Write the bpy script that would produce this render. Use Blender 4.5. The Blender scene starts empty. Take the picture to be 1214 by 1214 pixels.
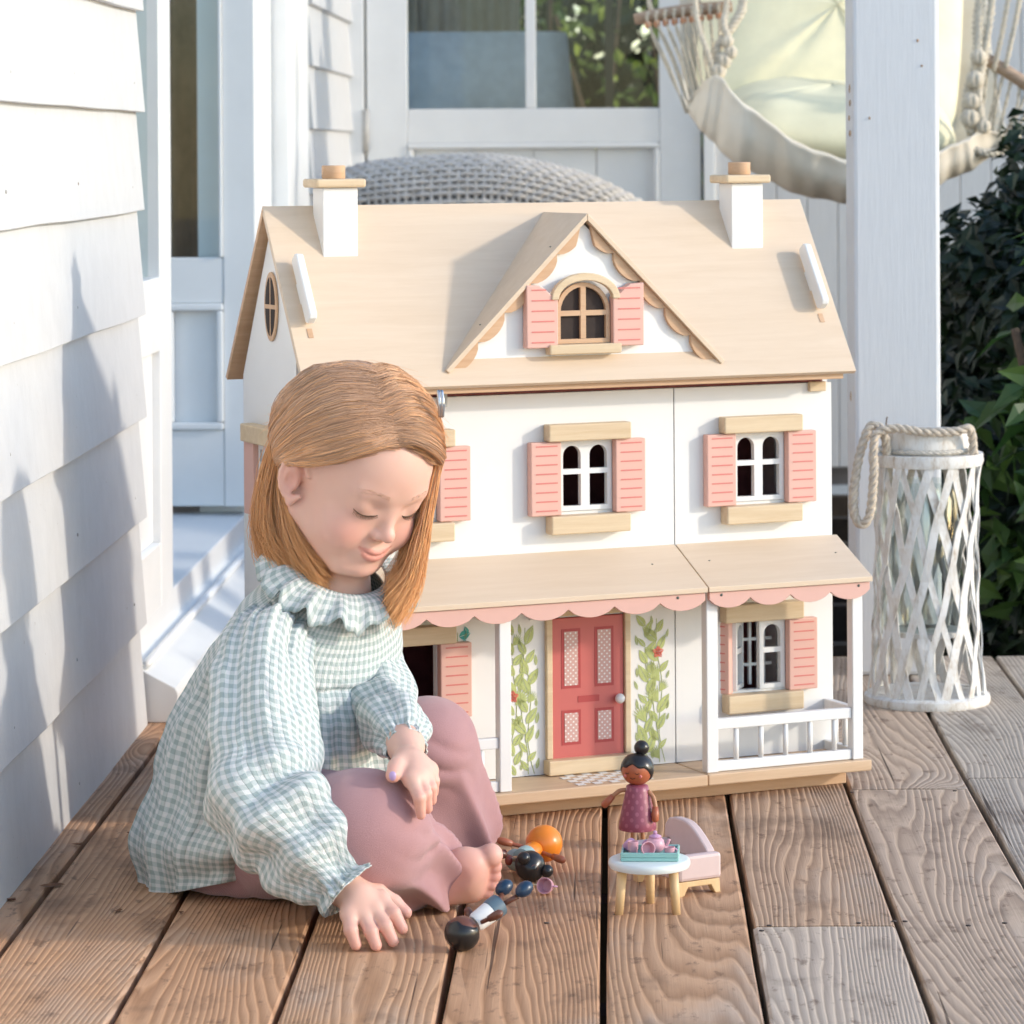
import bpy, bmesh, math, random
import numpy as np
from mathutils import Vector, Matrix, noise as mnoise
random.seed(7); rng = np.random.default_rng(7)
S = bpy.context.scene; C = S.collection

# ------------------------------------------------------------------ camera, sky, sun, exposure
CAM_H, FPX, VX, VY, ROLL = .755, 4000., 725., 174., .006
cam = bpy.data.cameras.new('camera'); camo = bpy.data.objects.new('camera', cam); C.objects.link(camo)
camo.location = (0, 0, CAM_H); camo.rotation_euler = (math.radians(90), 0, 0)
camo.rotation_euler = (Matrix.Rotation(math.radians(90), 3, 'X') @ Matrix.Rotation(-ROLL, 3, 'Z')).to_euler()
cam.sensor_width = 36; cam.lens = FPX / 1214 * 36
cam.shift_x = (607 - VX) / 1214; cam.shift_y = -(607 - VY) / 1214
cam.clip_start = .1; cam.clip_end = 400
cam.dof.use_dof = True; cam.dof.focus_distance = 3.5; cam.dof.aperture_fstop = 15.0
S.camera = camo
SUN_DIR = Vector((-1, .15, -.35)).normalized()          # the way the light travels
W = bpy.data.worlds.new('World'); S.world = W; W.use_nodes = True
wn = W.node_tree.nodes; wl = W.node_tree.links
sky = wn.new('ShaderNodeTexSky'); sky.sky_type = 'NISHITA'; sky.sun_disc = False
elev = math.asin(-SUN_DIR.z); sky.sun_elevation = elev
sky.sun_rotation = math.atan2(-SUN_DIR.x, -SUN_DIR.y)
sky.dust_density = .45; sky.air_density = 1.0; sky.ozone_density = 1.2
wn['Background'].inputs['Strength'].default_value = .15
wl.new(sky.outputs[0], wn['Background'].inputs[0])
sun = bpy.data.lights.new('sun', 'SUN'); suno = bpy.data.objects.new('sun', sun); C.objects.link(suno)
sun.energy = 1.0; sun.angle = math.radians(2.8); sun.color = (1, .91, .78)
suno.rotation_euler = SUN_DIR.to_track_quat('-Z', 'Y').to_euler()
suno.location = -SUN_DIR * 6 + Vector((0, 4, 0))
S.view_settings.view_transform = 'Standard'; S.view_settings.look = 'None'
S.view_settings.exposure = 1.28; S.view_settings.gamma = 1
S.cycles.max_bounces = 6; S.cycles.diffuse_bounces = 3; S.cycles.glossy_bounces = 3; S.cycles.transmission_bounces = 4; S.cycles.transparent_max_bounces = 6; S.cycles.caustics_reflective = False; S.cycles.caustics_refractive = False
S.render.resolution_x = S.render.resolution_y = 1024

# ------------------------------------------------------------------ helpers
def W3(px, py, Y):
    """world point seen at photo pixel (px, py) at depth Y"""
    a0, b0 = px - VX, py - VY
    return np.array([(a0 - ROLL * b0) / FPX * Y, Y, CAM_H - (b0 + ROLL * a0) / FPX * Y])
def floor_at(px, py, Z=0.):
    a0, b0 = px - VX, py - VY
    Y = (CAM_H - Z) * FPX / (b0 + ROLL * a0)
    return W3(px, py, Y)
def lin(r, g, b):
    f = lambda c: (c / 255 / 12.92) if c / 255 < .04045 else ((c / 255 + .055) / 1.055) ** 2.4
    return (f(r), f(g), f(b))
def tag(o, label=None, cat=None, group=None, kind=None):
    if label: o['label'] = label
    if cat: o['category'] = cat
    if group: o['group'] = group
    if kind: o['kind'] = kind
    return o
def empty(name, loc=(0, 0, 0), rz=0, parent=None):
    o = bpy.data.objects.new(name, None); C.objects.link(o)
    o.location = loc; o.rotation_euler = (0, 0, rz); o.empty_display_size = .05
    if parent: o.parent = parent
    return o
def link(name, me, m=None, parent=None, smooth=False):
    o = bpy.data.objects.new(name, me); C.objects.link(o)
    if m is not None: me.materials.append(m)
    if parent: o.parent = parent
    if smooth: me.polygons.foreach_set('use_smooth', [True] * len(me.polygons))
    return o
def bev(o, w=.001, seg=2):
    b = o.modifiers.new('bevel', 'BEVEL'); b.width = w; b.segments = seg; b.limit_method = 'ANGLE'; b.angle_limit = math.radians(40)
    b.harden_normals = False
    return o
class MB:
    def __init__(s): s.v = []; s.f = []
    def add(s, vs, fs):
        n = len(s.v); s.v += [tuple(map(float, p)) for p in vs]; s.f += [tuple(i + n for i in f) for f in fs]; return s
    def box(s, x0, x1, y0, y1, z0, z1, M=None):
        vs = [(x0, y0, z0), (x1, y0, z0), (x1, y1, z0), (x0, y1, z0), (x0, y0, z1), (x1, y0, z1), (x1, y1, z1), (x0, y1, z1)]
        if M is not None: vs = [tuple(M @ Vector(p)) for p in vs]
        return s.add(vs, [(0, 3, 2, 1), (4, 5, 6, 7), (0, 1, 5, 4), (1, 2, 6, 5), (2, 3, 7, 6), (3, 0, 4, 7)])
    def prism(s, poly, a, b, fn):
        """2-D polygon extruded from a to b; fn(p, q, t) -> xyz"""
        n = len(poly)
        vs = [fn(p, q, a) for p, q in poly] + [fn(p, q, b) for p, q in poly]
        return s.add(vs, [tuple(range(n)), tuple(range(2 * n - 1, n - 1, -1))] + [(i, i + n, (i + 1) % n + n, (i + 1) % n) for i in range(n)])
    def tube(s, pts, r, n=8, cap=True, closed=False):
        pts = [Vector(p) for p in pts]; m = len(pts)
        rs = [r] * m if not hasattr(r, '__len__') else list(r)
        up = None; rings = []
        for i, p in enumerate(pts):
            if closed: t = (pts[(i + 1) % m] - pts[i - 1]).normalized()
            else: t = (pts[min(i + 1, m - 1)] - pts[max(i - 1, 0)]).normalized()
            if up is None:
                up = Vector((0, 0, 1)) if abs(t.z) < .9 else Vector((1, 0, 0))
            up = (up - t * up.dot(t)).normalized(); sd = t.cross(up)
            rings.append([p + (up * math.cos(2 * math.pi * k / n) + sd * math.sin(2 * math.pi * k / n)) * rs[i] for k in range(n)])
        vs = [q for rg in rings for q in rg]; fs = []
        for i in range(m if closed else m - 1):
            j = (i + 1) % m
            for k in range(n):
                fs.append((i * n + k, i * n + (k + 1) % n, j * n + (k + 1) % n, j * n + k))
        if cap and not closed: fs += [tuple(range(n - 1, -1, -1)), tuple((m - 1) * n + k for k in range(n))]
        return s.add(vs, fs)
    def lathe(s, prof, n=24, M=None):
        vs = []; m = len(prof)
        for r, z in prof:
            for k in range(n):
                a = 2 * math.pi * k / n; vs.append((r * math.cos(a), r * math.sin(a), z))
        if M is not None: vs = [tuple(M @ Vector(p)) for p in vs]
        fs = [(i * n + k, i * n + (k + 1) % n, (i + 1) * n + (k + 1) % n, (i + 1) * n + k) for i in range(m - 1) for k in range(n)]
        fs += [tuple(range(n - 1, -1, -1)), tuple((m - 1) * n + k for k in range(n))]
        return s.add(vs, fs)
    def sphere(s, c, r, n=16, M=None):
        m = n // 2; prof = [(math.sin(math.pi * i / m), -math.cos(math.pi * i / m)) for i in range(m + 1)]
        prof[0] = (.001, -1); prof[-1] = (.001, 1)
        rr = r if hasattr(r, '__len__') else (r, r, r)
        T = Matrix.Translation(Vector(c)) @ (M.to_4x4() if M is not None else Matrix.Identity(4)) @ Matrix.Diagonal((*rr, 1))
        return s.lathe(prof, n, T)
    def grid(s, P, closed_u=False, closed_v=False):
        nu, nv = len(P), len(P[0]); vs = [p for row in P for p in row]; fs = []
        for i in range(nu if closed_u else nu - 1):
            for j in range(nv if closed_v else nv - 1):
                i2, j2 = (i + 1) % nu, (j + 1) % nv
                fs.append((i * nv + j, i2 * nv + j, i2 * nv + j2, i * nv + j2))
        return s.add(vs, fs)
    def mesh(s, name):
        me = bpy.data.meshes.new(name); me.from_pydata(s.v, [], s.f); me.update()
        bm = bmesh.new(); bm.from_mesh(me); bmesh.ops.recalc_face_normals(bm, faces=bm.faces); bm.to_mesh(me); bm.free()
        return me
    def build(s, name, m, parent=None, smooth=False, bevel=0, auto=None):
        o = link(name, s.mesh(name), m, parent, smooth)
        if bevel: bev(o, bevel)
        if auto: o.data.set_sharp_from_angle(angle=math.radians(auto))
        return o
def smooth_path(pts, n=8):
    """Catmull-Rom through pts"""
    P = np.asarray(pts, float); P = np.vstack([2 * P[0] - P[1], P, 2 * P[-1] - P[-2]]); t = (np.arange(n) / n)[None, :, None]
    a, b, c, d = (P[k:len(P) - 3 + k, None] for k in range(4))
    out = .5 * (2 * b + (c - a) * t + (2 * a - 5 * b + 4 * c - d) * t * t + (3 * b - a - 3 * c + d) * t ** 3)
    return list(np.vstack([out.reshape(-1, P.shape[1]), P[-2]]))

# ------------------------------------------------------------------ materials
class NT:
    def __init__(s, name):
        s.m = bpy.data.materials.new(name); s.m.use_nodes = True; s.t = s.m.node_tree; s.n = s.t.nodes; s.l = s.t.links
        s.b = s.n['Principled BSDF']; s.out = s.n['Material Output']
    def new(s, t, **kw):
        nd = s.n.new('ShaderNode' + t)
        for k, v in kw.items(): setattr(nd, k, v)
        return nd
    def put(s, sock, v):
        if hasattr(v, 'is_linked') or hasattr(v, 'links'): s.l.new(v, sock)
        else: sock.default_value = v
    def math(s, op, a, b=None, c=None):
        nd = s.new('Math', operation=op); s.put(nd.inputs[0], a)
        if b is not None: s.put(nd.inputs[1], b)
        if c is not None: s.put(nd.inputs[2], c)
        return nd.outputs[0]
    def mix(s, f, a, b, mode='MIX'):
        nd = s.new('Mix', data_type='RGBA', blend_type=mode); s.put(nd.inputs[0], f)
        s.put(nd.inputs[6], a if not isinstance(a, tuple) else (*a, 1) if len(a) == 3 else a)
        s.put(nd.inputs[7], b if not isinstance(b, tuple) else (*b, 1) if len(b) == 3 else b)
        return nd.outputs[2]
    def coord(s, kind='Object', scale=(1, 1, 1), loc=None, rot=None):
        tc = s.new('TexCoord'); mp = s.new('Mapping'); s.l.new(tc.outputs[kind], mp.inputs[0]); mp.inputs['Scale'].default_value = scale
        if loc is not None: s.put(mp.inputs['Location'], loc)
        if rot is not None: mp.inputs['Rotation'].default_value = rot
        return mp.outputs[0]
    def noise(s, vec, scale, detail=3, rough=.5, dist=0):
        nd = s.new('TexNoise'); s.l.new(vec, nd.inputs['Vector']); nd.inputs['Scale'].default_value = scale
        nd.inputs['Detail'].default_value = detail; nd.inputs['Roughness'].default_value = rough; nd.inputs['Distortion'].default_value = dist
        return nd.outputs[0]
    def ramp(s, f, stops):
        nd = s.new('ValToRGB'); s.l.new(f, nd.inputs[0]); e = nd.color_ramp.elements
        while len(e) < len(stops): e.new(.5)
        for k, (p, c) in enumerate(stops): e[k].position = p; e[k].color = (*c, 1) if isinstance(c, tuple) else (c, c, c, 1)
        return nd.outputs[0]
    def bump(s, h, strength=.3, dist=.001, normal=None):
        nd = s.new('Bump'); s.l.new(h, nd.inputs['Height']); nd.inputs['Strength'].default_value = strength; nd.inputs['Distance'].default_value = dist
        if normal is not None: s.l.new(normal, nd.inputs['Normal'])
        s.l.new(nd.outputs[0], s.b.inputs['Normal']); return nd.outputs[0]
    def base(s, v): s.put(s.b.inputs['Base Color'], v if not isinstance(v, tuple) else (*v, 1))
    def rough(s, v): s.put(s.b.inputs['Roughness'], v)
def plain(name, c, rough=.5, var=.06, scale=60, bump=0, spec=.5, coat=0):
    t = NT(name); v = t.coord('Object'); n = t.noise(v, scale, 4, .6)
    lo = tuple(x * (1 - var) for x in c); hi = tuple(min(1, x * (1 + var)) for x in c)
    t.base(t.ramp(n, [(.3, lo), (.7, hi)])); t.rough(rough); t.b.inputs['Specular IOR Level'].default_value = spec
    if bump: t.bump(t.noise(v, scale * 6, 3), bump, .0006)
    if coat: t.b.inputs['Coat Weight'].default_value = coat; t.b.inputs['Coat Roughness'].default_value = .15
    return t.m
def wood(name, c1, c2, axis='X', rough=.5, freq=60, coat=0):
    """fine light timber, grain running along `axis` of the object"""
    t = NT(name); sc = {'X': (1, 14, 14), 'Y': (14, 1, 14), 'Z': (14, 14, 1)}[axis]
    v = t.coord('Object', sc)
    oi = t.new('ObjectInfo'); off = t.new('VectorMath', operation='ADD'); t.l.new(v, off.inputs[0]); t.l.new(t.math('MULTIPLY', oi.outputs['Random'], 37.), off.inputs[1]); v = off.outputs[0]
    a = t.noise(v, freq * .12, 4, .6, .6); b = t.noise(v, freq, 3, .7)
    mixf = t.math('ADD', t.math('MULTIPLY', a, .75), t.math('MULTIPLY', b, .25))
    t.base(t.ramp(mixf, [(.32, c1), (.5, tuple((p + q) / 2 for p, q in zip(c1, c2))), (.68, c2)])); t.rough(rough)
    t.bump(b, .12, .0005)
    if coat: t.b.inputs['Coat Weight'].default_value = coat
    return t.m
M = {}
def siding_mat(name, base, grain=1.):
    t = NT(name); v = t.coord('Object', (3, 3, 60)); v2 = t.coord('Object', (40, 5, 2.2)); v3 = t.coord('Object')
    streak = t.noise(v2, 6, 5, .65); big = t.noise(v3, 3.5, 4, .6); fine = t.noise(v2, 26, 3, .6)
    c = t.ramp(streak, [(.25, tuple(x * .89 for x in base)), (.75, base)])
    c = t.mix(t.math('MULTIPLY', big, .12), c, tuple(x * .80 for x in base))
    spots = t.noise(v3, 95, 2, .5); c = t.mix(t.ramp(spots, [(.765, 0.), (.785, .55)]), c, (.20, .13, .08))
    t.base(c); t.rough(.42)
    h = t.math('ADD', t.math('MULTIPLY', streak, .8), t.math('MULTIPLY', fine, .4)); t.bump(h, .5 * grain, .0018)
    return t.m
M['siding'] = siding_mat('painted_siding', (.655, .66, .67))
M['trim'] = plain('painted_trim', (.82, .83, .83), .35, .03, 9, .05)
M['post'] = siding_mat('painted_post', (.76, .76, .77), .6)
def deck_mat():
    t = NT('weathered_deck_wood'); oi = t.new('ObjectInfo'); tc = t.new('TexCoord')
    rnd = oi.outputs['Random']
    sh = t.new('CombineXYZ'); t.put(sh.inputs[0], t.math('MULTIPLY', rnd, 11.3)); t.put(sh.inputs[1], t.math('MULTIPLY', rnd, 53.7)); t.put(sh.inputs[2], t.math('MULTIPLY', rnd, 7.7))
    add = t.new('VectorMath', operation='ADD'); t.l.new(tc.outputs['Object'], add.inputs[0]); t.l.new(sh.outputs[0], add.inputs[1])
    P = add.outputs[0]
    def mapped(sc):
        mp = t.new('Mapping'); t.l.new(P, mp.inputs[0]); mp.inputs['Scale'].default_value = sc; return mp.outputs[0]
    sep = t.new('SeparateXYZ'); t.l.new(P, sep.inputs[0])
    # year rings: contour lines of a slowly varying field stretched along the board
    low = t.noise(mapped((5.5, .62, 1)), 1.0, 1.6, .4); mid = t.noise(mapped((30, 3.2, 1)), 1.0, 2, .5)
    knot = t.new('TexVoronoi'); knot.feature = 'F1'; t.l.new(mapped((6.2, 1.9, 1)), knot.inputs['Vector']); knot.inputs['Scale'].default_value = 1.0
    kd = knot.outputs['Distance']; kfall = t.math('POWER', 2.718, t.math('MULTIPLY', t.math('MULTIPLY', kd, kd), -26.))
    ksel = t.new('SeparateColor'); t.l.new(knot.outputs['Color'], ksel.inputs[0])
    kon = t.math('GREATER_THAN', ksel.outputs[0], .55)
    kf = t.math('MULTIPLY', kfall, kon)
    field = t.math('ADD', t.math('MULTIPLY', low, .85), t.math('ADD', t.math('MULTIPLY', mid, .05), t.math('MULTIPLY', kf, .30)))
    field = t.math('ADD', field, t.math('MULTIPLY', sep.outputs[0], 2.9))
    ring = t.math('FRACT', t.math('MULTIPLY', field, 44.))
    rr = t.ramp(ring, [(0.0, 0.), (.10, .12), (.55, .85), (.80, 1.), (.97, .1), (1., 0.)])
    fib = t.noise(mapped((330, 7, 1)), 1., 4, .65); blot = t.noise(mapped((5, 2.2, 1)), 1., 5, .62); blot2 = t.noise(mapped((14, 7, 1)), 1.0, 4, .6)
    ringc = t.math('ADD', t.math('MULTIPLY', rr, .62), t.math('MULTIPLY', fib, .38))
    dark = t.mix(.5, oi.outputs['Color'], (.15, .075, .045)); dark = t.mix(.52, oi.outputs['Color'], dark, 'MULTIPLY')
    pale = t.mix(.28, oi.outputs['Color'], (.74, .56, .42))
    c = t.mix(ringc, t.mix(.55, oi.outputs['Color'], (.105, .050, .028)), pale)
    grey = t.ramp(blot, [(.52, 0.), (.72, .55)]); c = t.mix(grey, c, t.mix(ringc, (.24, .18, .135), (.60, .54, .47)))
    stain = t.ramp(blot2, [(.54, 0.), (.72, .55)]); c = t.mix(stain, c, (.10, .055, .034)); dirt = t.ramp(t.noise(mapped((60, 26, 1)), 1., 4, .7), [(.58, 0.), (.68, .6)]); c = t.mix(dirt, c, (.12, .06, .035))
    core = t.math('MULTIPLY', t.ramp(kd, [(.07, 1.), (.13, 0.)]), kon); c = t.mix(t.math('MULTIPLY', core, .72), c, (.07, .034, .02))
    crack = t.noise(mapped((120, 1.6, 1)), 1., 2, .5); cr = t.ramp(crack, [(.70, 0.), (.73, .8)]); c = t.mix(cr, c, (.05, .028, .018))
    t.base(c); t.rough(.72); t.b.inputs['Specular IOR Level'].default_value = .3
    h = t.math('SUBTRACT', t.math('ADD', t.math('MULTIPLY', rr, .8), t.math('MULTIPLY', fib, .45)), t.math('MULTIPLY', cr, .8))
    t.bump(h, .75, .0013)
    return t.m
M['deck'] = deck_mat()
def glass_mat(name, refl=.022, tint=(.93, .96, .96)):
    t = NT(name); tr = t.new('BsdfTransparent'); tr.inputs[0].default_value = (*tint, 1); gl = t.new('BsdfGlossy'); gl.inputs['Roughness'].default_value = .01
    mx = t.new('MixShader'); mx.inputs[0].default_value = refl; t.l.new(tr.outputs[0], mx.inputs[1]); t.l.new(gl.outputs[0], mx.inputs[2]); t.l.new(mx.outputs[0], t.out.inputs['Surface'])
    return t.m
M['glass'] = glass_mat('window_glass')
M['jar'] = glass_mat('jar_glass', .10, (.94, .97, .96))
M['soil'] = plain('pale_bounce_ground', (.42, .40, .36), .95, .3, 12, .4)  # ground tone made pale so it bounces light onto the shaded walls
M['grass'] = plain('lawn_green', (.05, .085, .025), .9, .3, 18, .3)
def leaf_mat(name, c1, c2, trans=.35):
    t = NT(name); at = t.new('Attribute'); at.attribute_name = 'tint'; n = at.outputs['Fac']
    t.base(t.ramp(n, [(0, c1), (1, c2)])); t.rough(.42)
    td = t.new('BsdfTranslucent'); t.l.new(t.ramp(n, [(0, tuple(x * 1.3 for x in c1)), (1, tuple(min(1, x * 1.4) for x in c2))]), td.inputs[0])
    mx = t.new('MixShader'); mx.inputs[0].default_value = trans; t.l.new(t.b.outputs[0], mx.inputs[1]); t.l.new(td.outputs[0], mx.inputs[2]); t.l.new(mx.outputs[0], t.out.inputs['Surface'])
    return t.m
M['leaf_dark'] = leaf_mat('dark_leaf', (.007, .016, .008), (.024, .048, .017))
M['leaf_light'] = leaf_mat('fresh_leaf', (.03, .075, .018), (.09, .16, .035))
M['leaf_gold'] = leaf_mat('garden_leaf', (.05, .10, .02), (.34, .40, .06))
M['bark'] = plain('bark', (.09, .06, .04), .9, .3, 40, .5)
def leaves_mesh(name, pos, nrm, size, seed=0, aspect=.5):
    """folded leaf of four triangles at each position"""
    r = np.random.default_rng(seed); n = len(pos)
    nr = nrm / (np.linalg.norm(nrm, axis=1, keepdims=True) + 1e-9)
    t = r.normal(size=(n, 3)); t -= nr * (t * nr).sum(1, keepdims=True); t /= np.linalg.norm(t, axis=1, keepdims=True) + 1e-9
    t[:, 2] -= .35; t /= np.linalg.norm(t, axis=1, keepdims=True)
    sd = np.cross(nr, t); sd /= np.linalg.norm(sd, axis=1, keepdims=True) + 1e-9; nr = np.cross(t, sd)
    L = (size * r.uniform(.6, 1.3, n))[:, None]; w = L * aspect * .5
    v = np.stack([pos, pos + t * L * .45 + sd * w + nr * w * .35, pos + t * L - nr * L * .12, pos + t * L * .45 - sd * w + nr * w * .35, pos + t * L * .5], 1)
    v = v.reshape(-1, 3); k = np.arange(n) * 5
    f = np.stack([np.stack([k, k + 1, k + 4], 1), np.stack([k + 1, k + 2, k + 4], 1), np.stack([k + 2, k + 3, k + 4], 1), np.stack([k + 3, k, k + 4], 1)], 1).reshape(-1, 3)
    me = bpy.data.meshes.new(name); me.from_pydata(v.tolist(), [], f.tolist()); me.update()
    a = me.attributes.new('tint', 'FLOAT', 'POINT'); a.data.foreach_set('value', np.repeat(r.random(n) ** 1.6, 5).astype(np.float32))
    return me
# ------------------------------------------------------------------ ground and deck
ground = MB().add([(-60, -40, -.32), (60, -40, -.32), (60, 120, -.32), (-60, 120, -.32)], [(0, 1, 2, 3)]).build('ground', M['soil']); tag(ground, kind='structure')
deck = empty('deck'); tag(deck, kind='structure')
gaps = [-.722, -.580, -.438, -.296, -.154, -.012, .130, .273, .417, .560, .703, .846]
def lerp3(a, b, t): return tuple(x + (y - x) * t for x, y in zip(a, b))
def plank(x0, x1, y0, y1, colr, name='plank'):
    g = .0032; w = x1 - x0 - 2 * g; L = y1 - y0; mb = MB()
    nseg = max(2, int(L / .25)); P = []
    r = random.Random(int(x0 * 1000) + int(y0 * 100))
    for k in range(nseg + 1):
        y = -L / 2 + L * k / nseg; j = lambda: r.uniform(-.0008, .0008); e = .0022
        P.append([(-w / 2 + j(), y, -.028), (-w / 2 + j(), y, -e), (-w / 2 + e + j(), y, 0), (0, y, .0004 + j() * .3), (w / 2 - e + j(), y, 0), (w / 2 + j(), y, -e), (w / 2 + j(), y, -.028)])
    mb.grid(P); n = len(P[0]); m = (nseg) * n
    mb.f.append(tuple(range(n))); mb.f.append(tuple(m + i for i in range(n - 1, -1, -1)))
    o = mb.build(name, M['deck'], deck); o.location = ((x0 + x1) / 2, (y0 + y1) / 2, 0); o.color = (*colr, 1)
    return o
warm, mid_, gry = (.66, .325, .15), (.66, .375, .20), (.60, .52, .43)
cols = [warm, lerp3(warm, mid_, .3), warm, lerp3(warm, mid_, .4), warm, lerp3(warm, mid_, .5), lerp3(mid_, gry, .2), lerp3(mid_, gry, .55), gry, lerp3(gry, (.55, .50, .44), .4), gry]
for i in range(len(gaps) - 1):
    x0, x1 = gaps[i], gaps[i + 1]; yend = 4.98 if x0 > .27 else 7.95
    cuts = [1.6, yend]
    if i == 6: cuts = [1.6, 3.262, yend]
    if i == 7: cuts = [1.6, 3.953, yend]
    if i == 8: cuts = [1.6, 4.02, yend]
    if i == 1: cuts = [1.6, 2.5, yend]
    for a, b in zip(cuts[:-1], cuts[1:]):
        cc = cols[i]
        if i == 6 and a < 2: cc = (.70, .57, .45)
        if i == 8 and a < 2: cc = (.60, .52, .43)
        j = random.uniform(.93, 1.07); plank(x0, x1, a + .0018, b - .0018, tuple(min(1, c * j) for c in cc))
# joists beneath, dark gap bottom
M['joist'] = plain('old_joist', (.04, .028, .02), .9, .3, 30)
for y in np.arange(1.7, 7.9, .45): MB().box(-.74, .84, y, y + .045, -.17, -.0305).build('joist', M['joist'], deck)
# nail heads and knot hole dirt on the boards
M['nail'] = plain('rusty_nail', (.05, .035, .03), .6, .3, 300)
for (px, py) in [(912, 1098), (1060, 1093), (1018, 1095), (1148, 1098), (1073, 1093), (1191, 1095), (1010, 940), (1132, 938), (648, 1095), (903, 1104)]:
    p = floor_at(px, py); o = MB().lathe([(.0026, .0), (.0026, .0007), (.001, .0010)], 10).build('nail', M['nail'], deck, True); o.location = (p[0], p[1], .0004)
# dry leaf litter scraps lying along the wall
M['litter'] = plain('dry_leaf', (.20, .085, .035), .8, .35, 90)
for k, (px, py, s, lab) in enumerate([(62, 1052, .011, 'curled reddish dry leaf, largest scrap beside the clapboards'), (12, 1068, .008, 'brown leaf scrap nearest the left edge of the picture'), (140, 1082, .006, 'dry leaf crumb in the middle of the plank left of the blouse'), (92, 1003, .007, 'dark leaf scrap tucked against the foot of the clapboards'), (215, 1083, .005, 'small leaf crumb just below the blouse hem on the left'), (155, 990, .004, 'leaf crumb close behind the blouse by the wall')]):
    p = floor_at(px, py); r = random.Random(k); vs = []
    for a in range(7):
        t = a / 7 * 6.283; rr = s * r.uniform(.6, 1.1); vs.append((rr * math.cos(t) * 1.3, rr * math.sin(t) * .7, .0012 + r.uniform(0, .003)))
    o = MB().add(vs + [(0, 0, .0012)], [(i, (i + 1) % 7, 7) for i in range(7)]).build('leaf_scrap', M['litter']); o.location = (p[0], p[1], 0); o.rotation_euler.z = r.uniform(0, 6)
    tag(o, lab, 'leaf', 'dry leaf scraps on the deck')

# ------------------------------------------------------------------ clapboard wall on the left
XW = -.6245
wall = empty('clapboard_wall', (XW, 4.43, 0)); tag(wall, 'white painted clapboard house wall rising along the left edge of the deck', 'wall')
cz = [-.01, .133, .272, .404, .538, .675, .804, .936, 1.07, 1.2, 1.33]
for i in range(len(cz) - 1):
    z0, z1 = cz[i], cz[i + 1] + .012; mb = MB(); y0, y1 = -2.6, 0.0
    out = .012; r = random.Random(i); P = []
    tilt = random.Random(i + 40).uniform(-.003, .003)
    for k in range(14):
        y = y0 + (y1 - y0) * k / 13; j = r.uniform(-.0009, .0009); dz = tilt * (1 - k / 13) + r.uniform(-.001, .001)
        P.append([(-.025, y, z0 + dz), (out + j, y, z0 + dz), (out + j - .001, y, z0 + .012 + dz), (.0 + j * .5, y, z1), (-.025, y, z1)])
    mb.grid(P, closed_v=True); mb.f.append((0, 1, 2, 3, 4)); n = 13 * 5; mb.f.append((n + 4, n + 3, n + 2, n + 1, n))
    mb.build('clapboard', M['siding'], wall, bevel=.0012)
MB().box(-.12, -.026, -2.6, -.004, -.02, 1.4).build('backing', M['trim'], wall)
rn = random.Random(31); M['filled_nail'] = plain('filled_nail_head', (.42, .40, .38), .7, .2); M['bare_nail'] = plain('rusty_nail_head', (.16, .075, .03), .7, .2)
for i in range(len(cz) - 2):
    for y in (-.09, -.55, -.98): MB().sphere((.0085, y + rn.uniform(-.02, .02), cz[i] + .035 + rn.uniform(-.006, .006)), (.0012, .0022, .0022), 8).build('nail_head', M['bare_nail'] if (i, y) == (5, -.55) else M['filled_nail'], wall, True)

# ------------------------------------------------------------------ glazed garden doors beyond the clapboards, in the same wall
fd = empty('garden_doorway', (XW, 4.43, 0)); tag(fd, 'white glazed door standing open in the left wall with a sloping sill', 'doorway')
def pbox(name, m, par, x0, x1, y0, y1, z0, z1, b=.002): return MB().box(x0, x1, y0, y1, z0, z1).build(name, m, par, bevel=b)
sill = MB().prism([(-.16, .0), (.050, .0), (.050, .038), (.046, .046), (-.012, .078), (-.016, .118), (-.16, .122)], .012, 2.9, lambda p, q, t: (p, t, q)).build('sill', M['trim'], fd, bevel=.002)
MB().tube([(.006, .02, .075), (.006, 2.9, .075)], .006, 6).build('sill_bead', M['trim'], fd, True)
# fixed side light: stiles, rails, pane, lower panel
sx0, sx1 = -.052, -.014
pbox('side_light_stile', M['trim'], fd, sx0, sx1, .0, .045, .11, 2.1); pbox('side_light_stile', M['trim'], fd, sx0, sx1, .335, .455, .11, 2.1)
pbox('side_light_rail', M['trim'], fd, sx0 + .001, sx1 - .001, .0455, .3345, .11, .20); pbox('side_light_rail', M['trim'], fd, sx0 + .001, sx1 - .001, .0455, .3345, .47, .575)
pbox('side_light_panel', M['trim'], fd, sx0 + .008, sx1 - .012, .0455, .3345, .2005, .4695)
pbox('pane', M['glass'], fd, -.035, -.031, .0455, .3345, .576, 2.1, 0)
# open leaf, square to the wall
YL = 5.85 - 4.43
lf = empty('door_leaf', (0, 0, 0), 0, fd)
pbox('hinge_stile', M['trim'], lf, -.050, .006, YL, YL + .04, .135, 2.1); pbox('lock_stile', M['trim'], lf, -.36, -.149, YL, YL + .04, .135, 2.1)
pbox('bottom_rail', M['trim'], lf, -.1485, -.0505, YL + .001, YL + .039, .136, .268); pbox('lock_rail', M['trim'], lf, -.1485, -.0505, YL + .001, YL + .039, .488, .567)
pbox('panel', M['trim'], lf, -.1485, -.0505, YL + .016, YL + .026, .2685, .4875)
for a in ((-.1485, -.0505, .2685, .281), (-.1485, -.0505, .475, .4875)): pbox('moulding', M['trim'], lf, a[0], a[1], YL - .006, YL + .0155, a[2], a[3], .003)
for a in ((-.1485, -.137), (-.062, -.0505)): pbox('moulding', M['trim'], lf, a[0], a[1], YL - .006, YL + .0155, .2815, .4745, .003)
for a in ((-.1485, -.142), (-.057, -.0505)): pbox('glazing_bead', M['trim'], lf, a[0], a[1], YL - .004, YL + .0175, .568, 2.1, .002)
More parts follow.
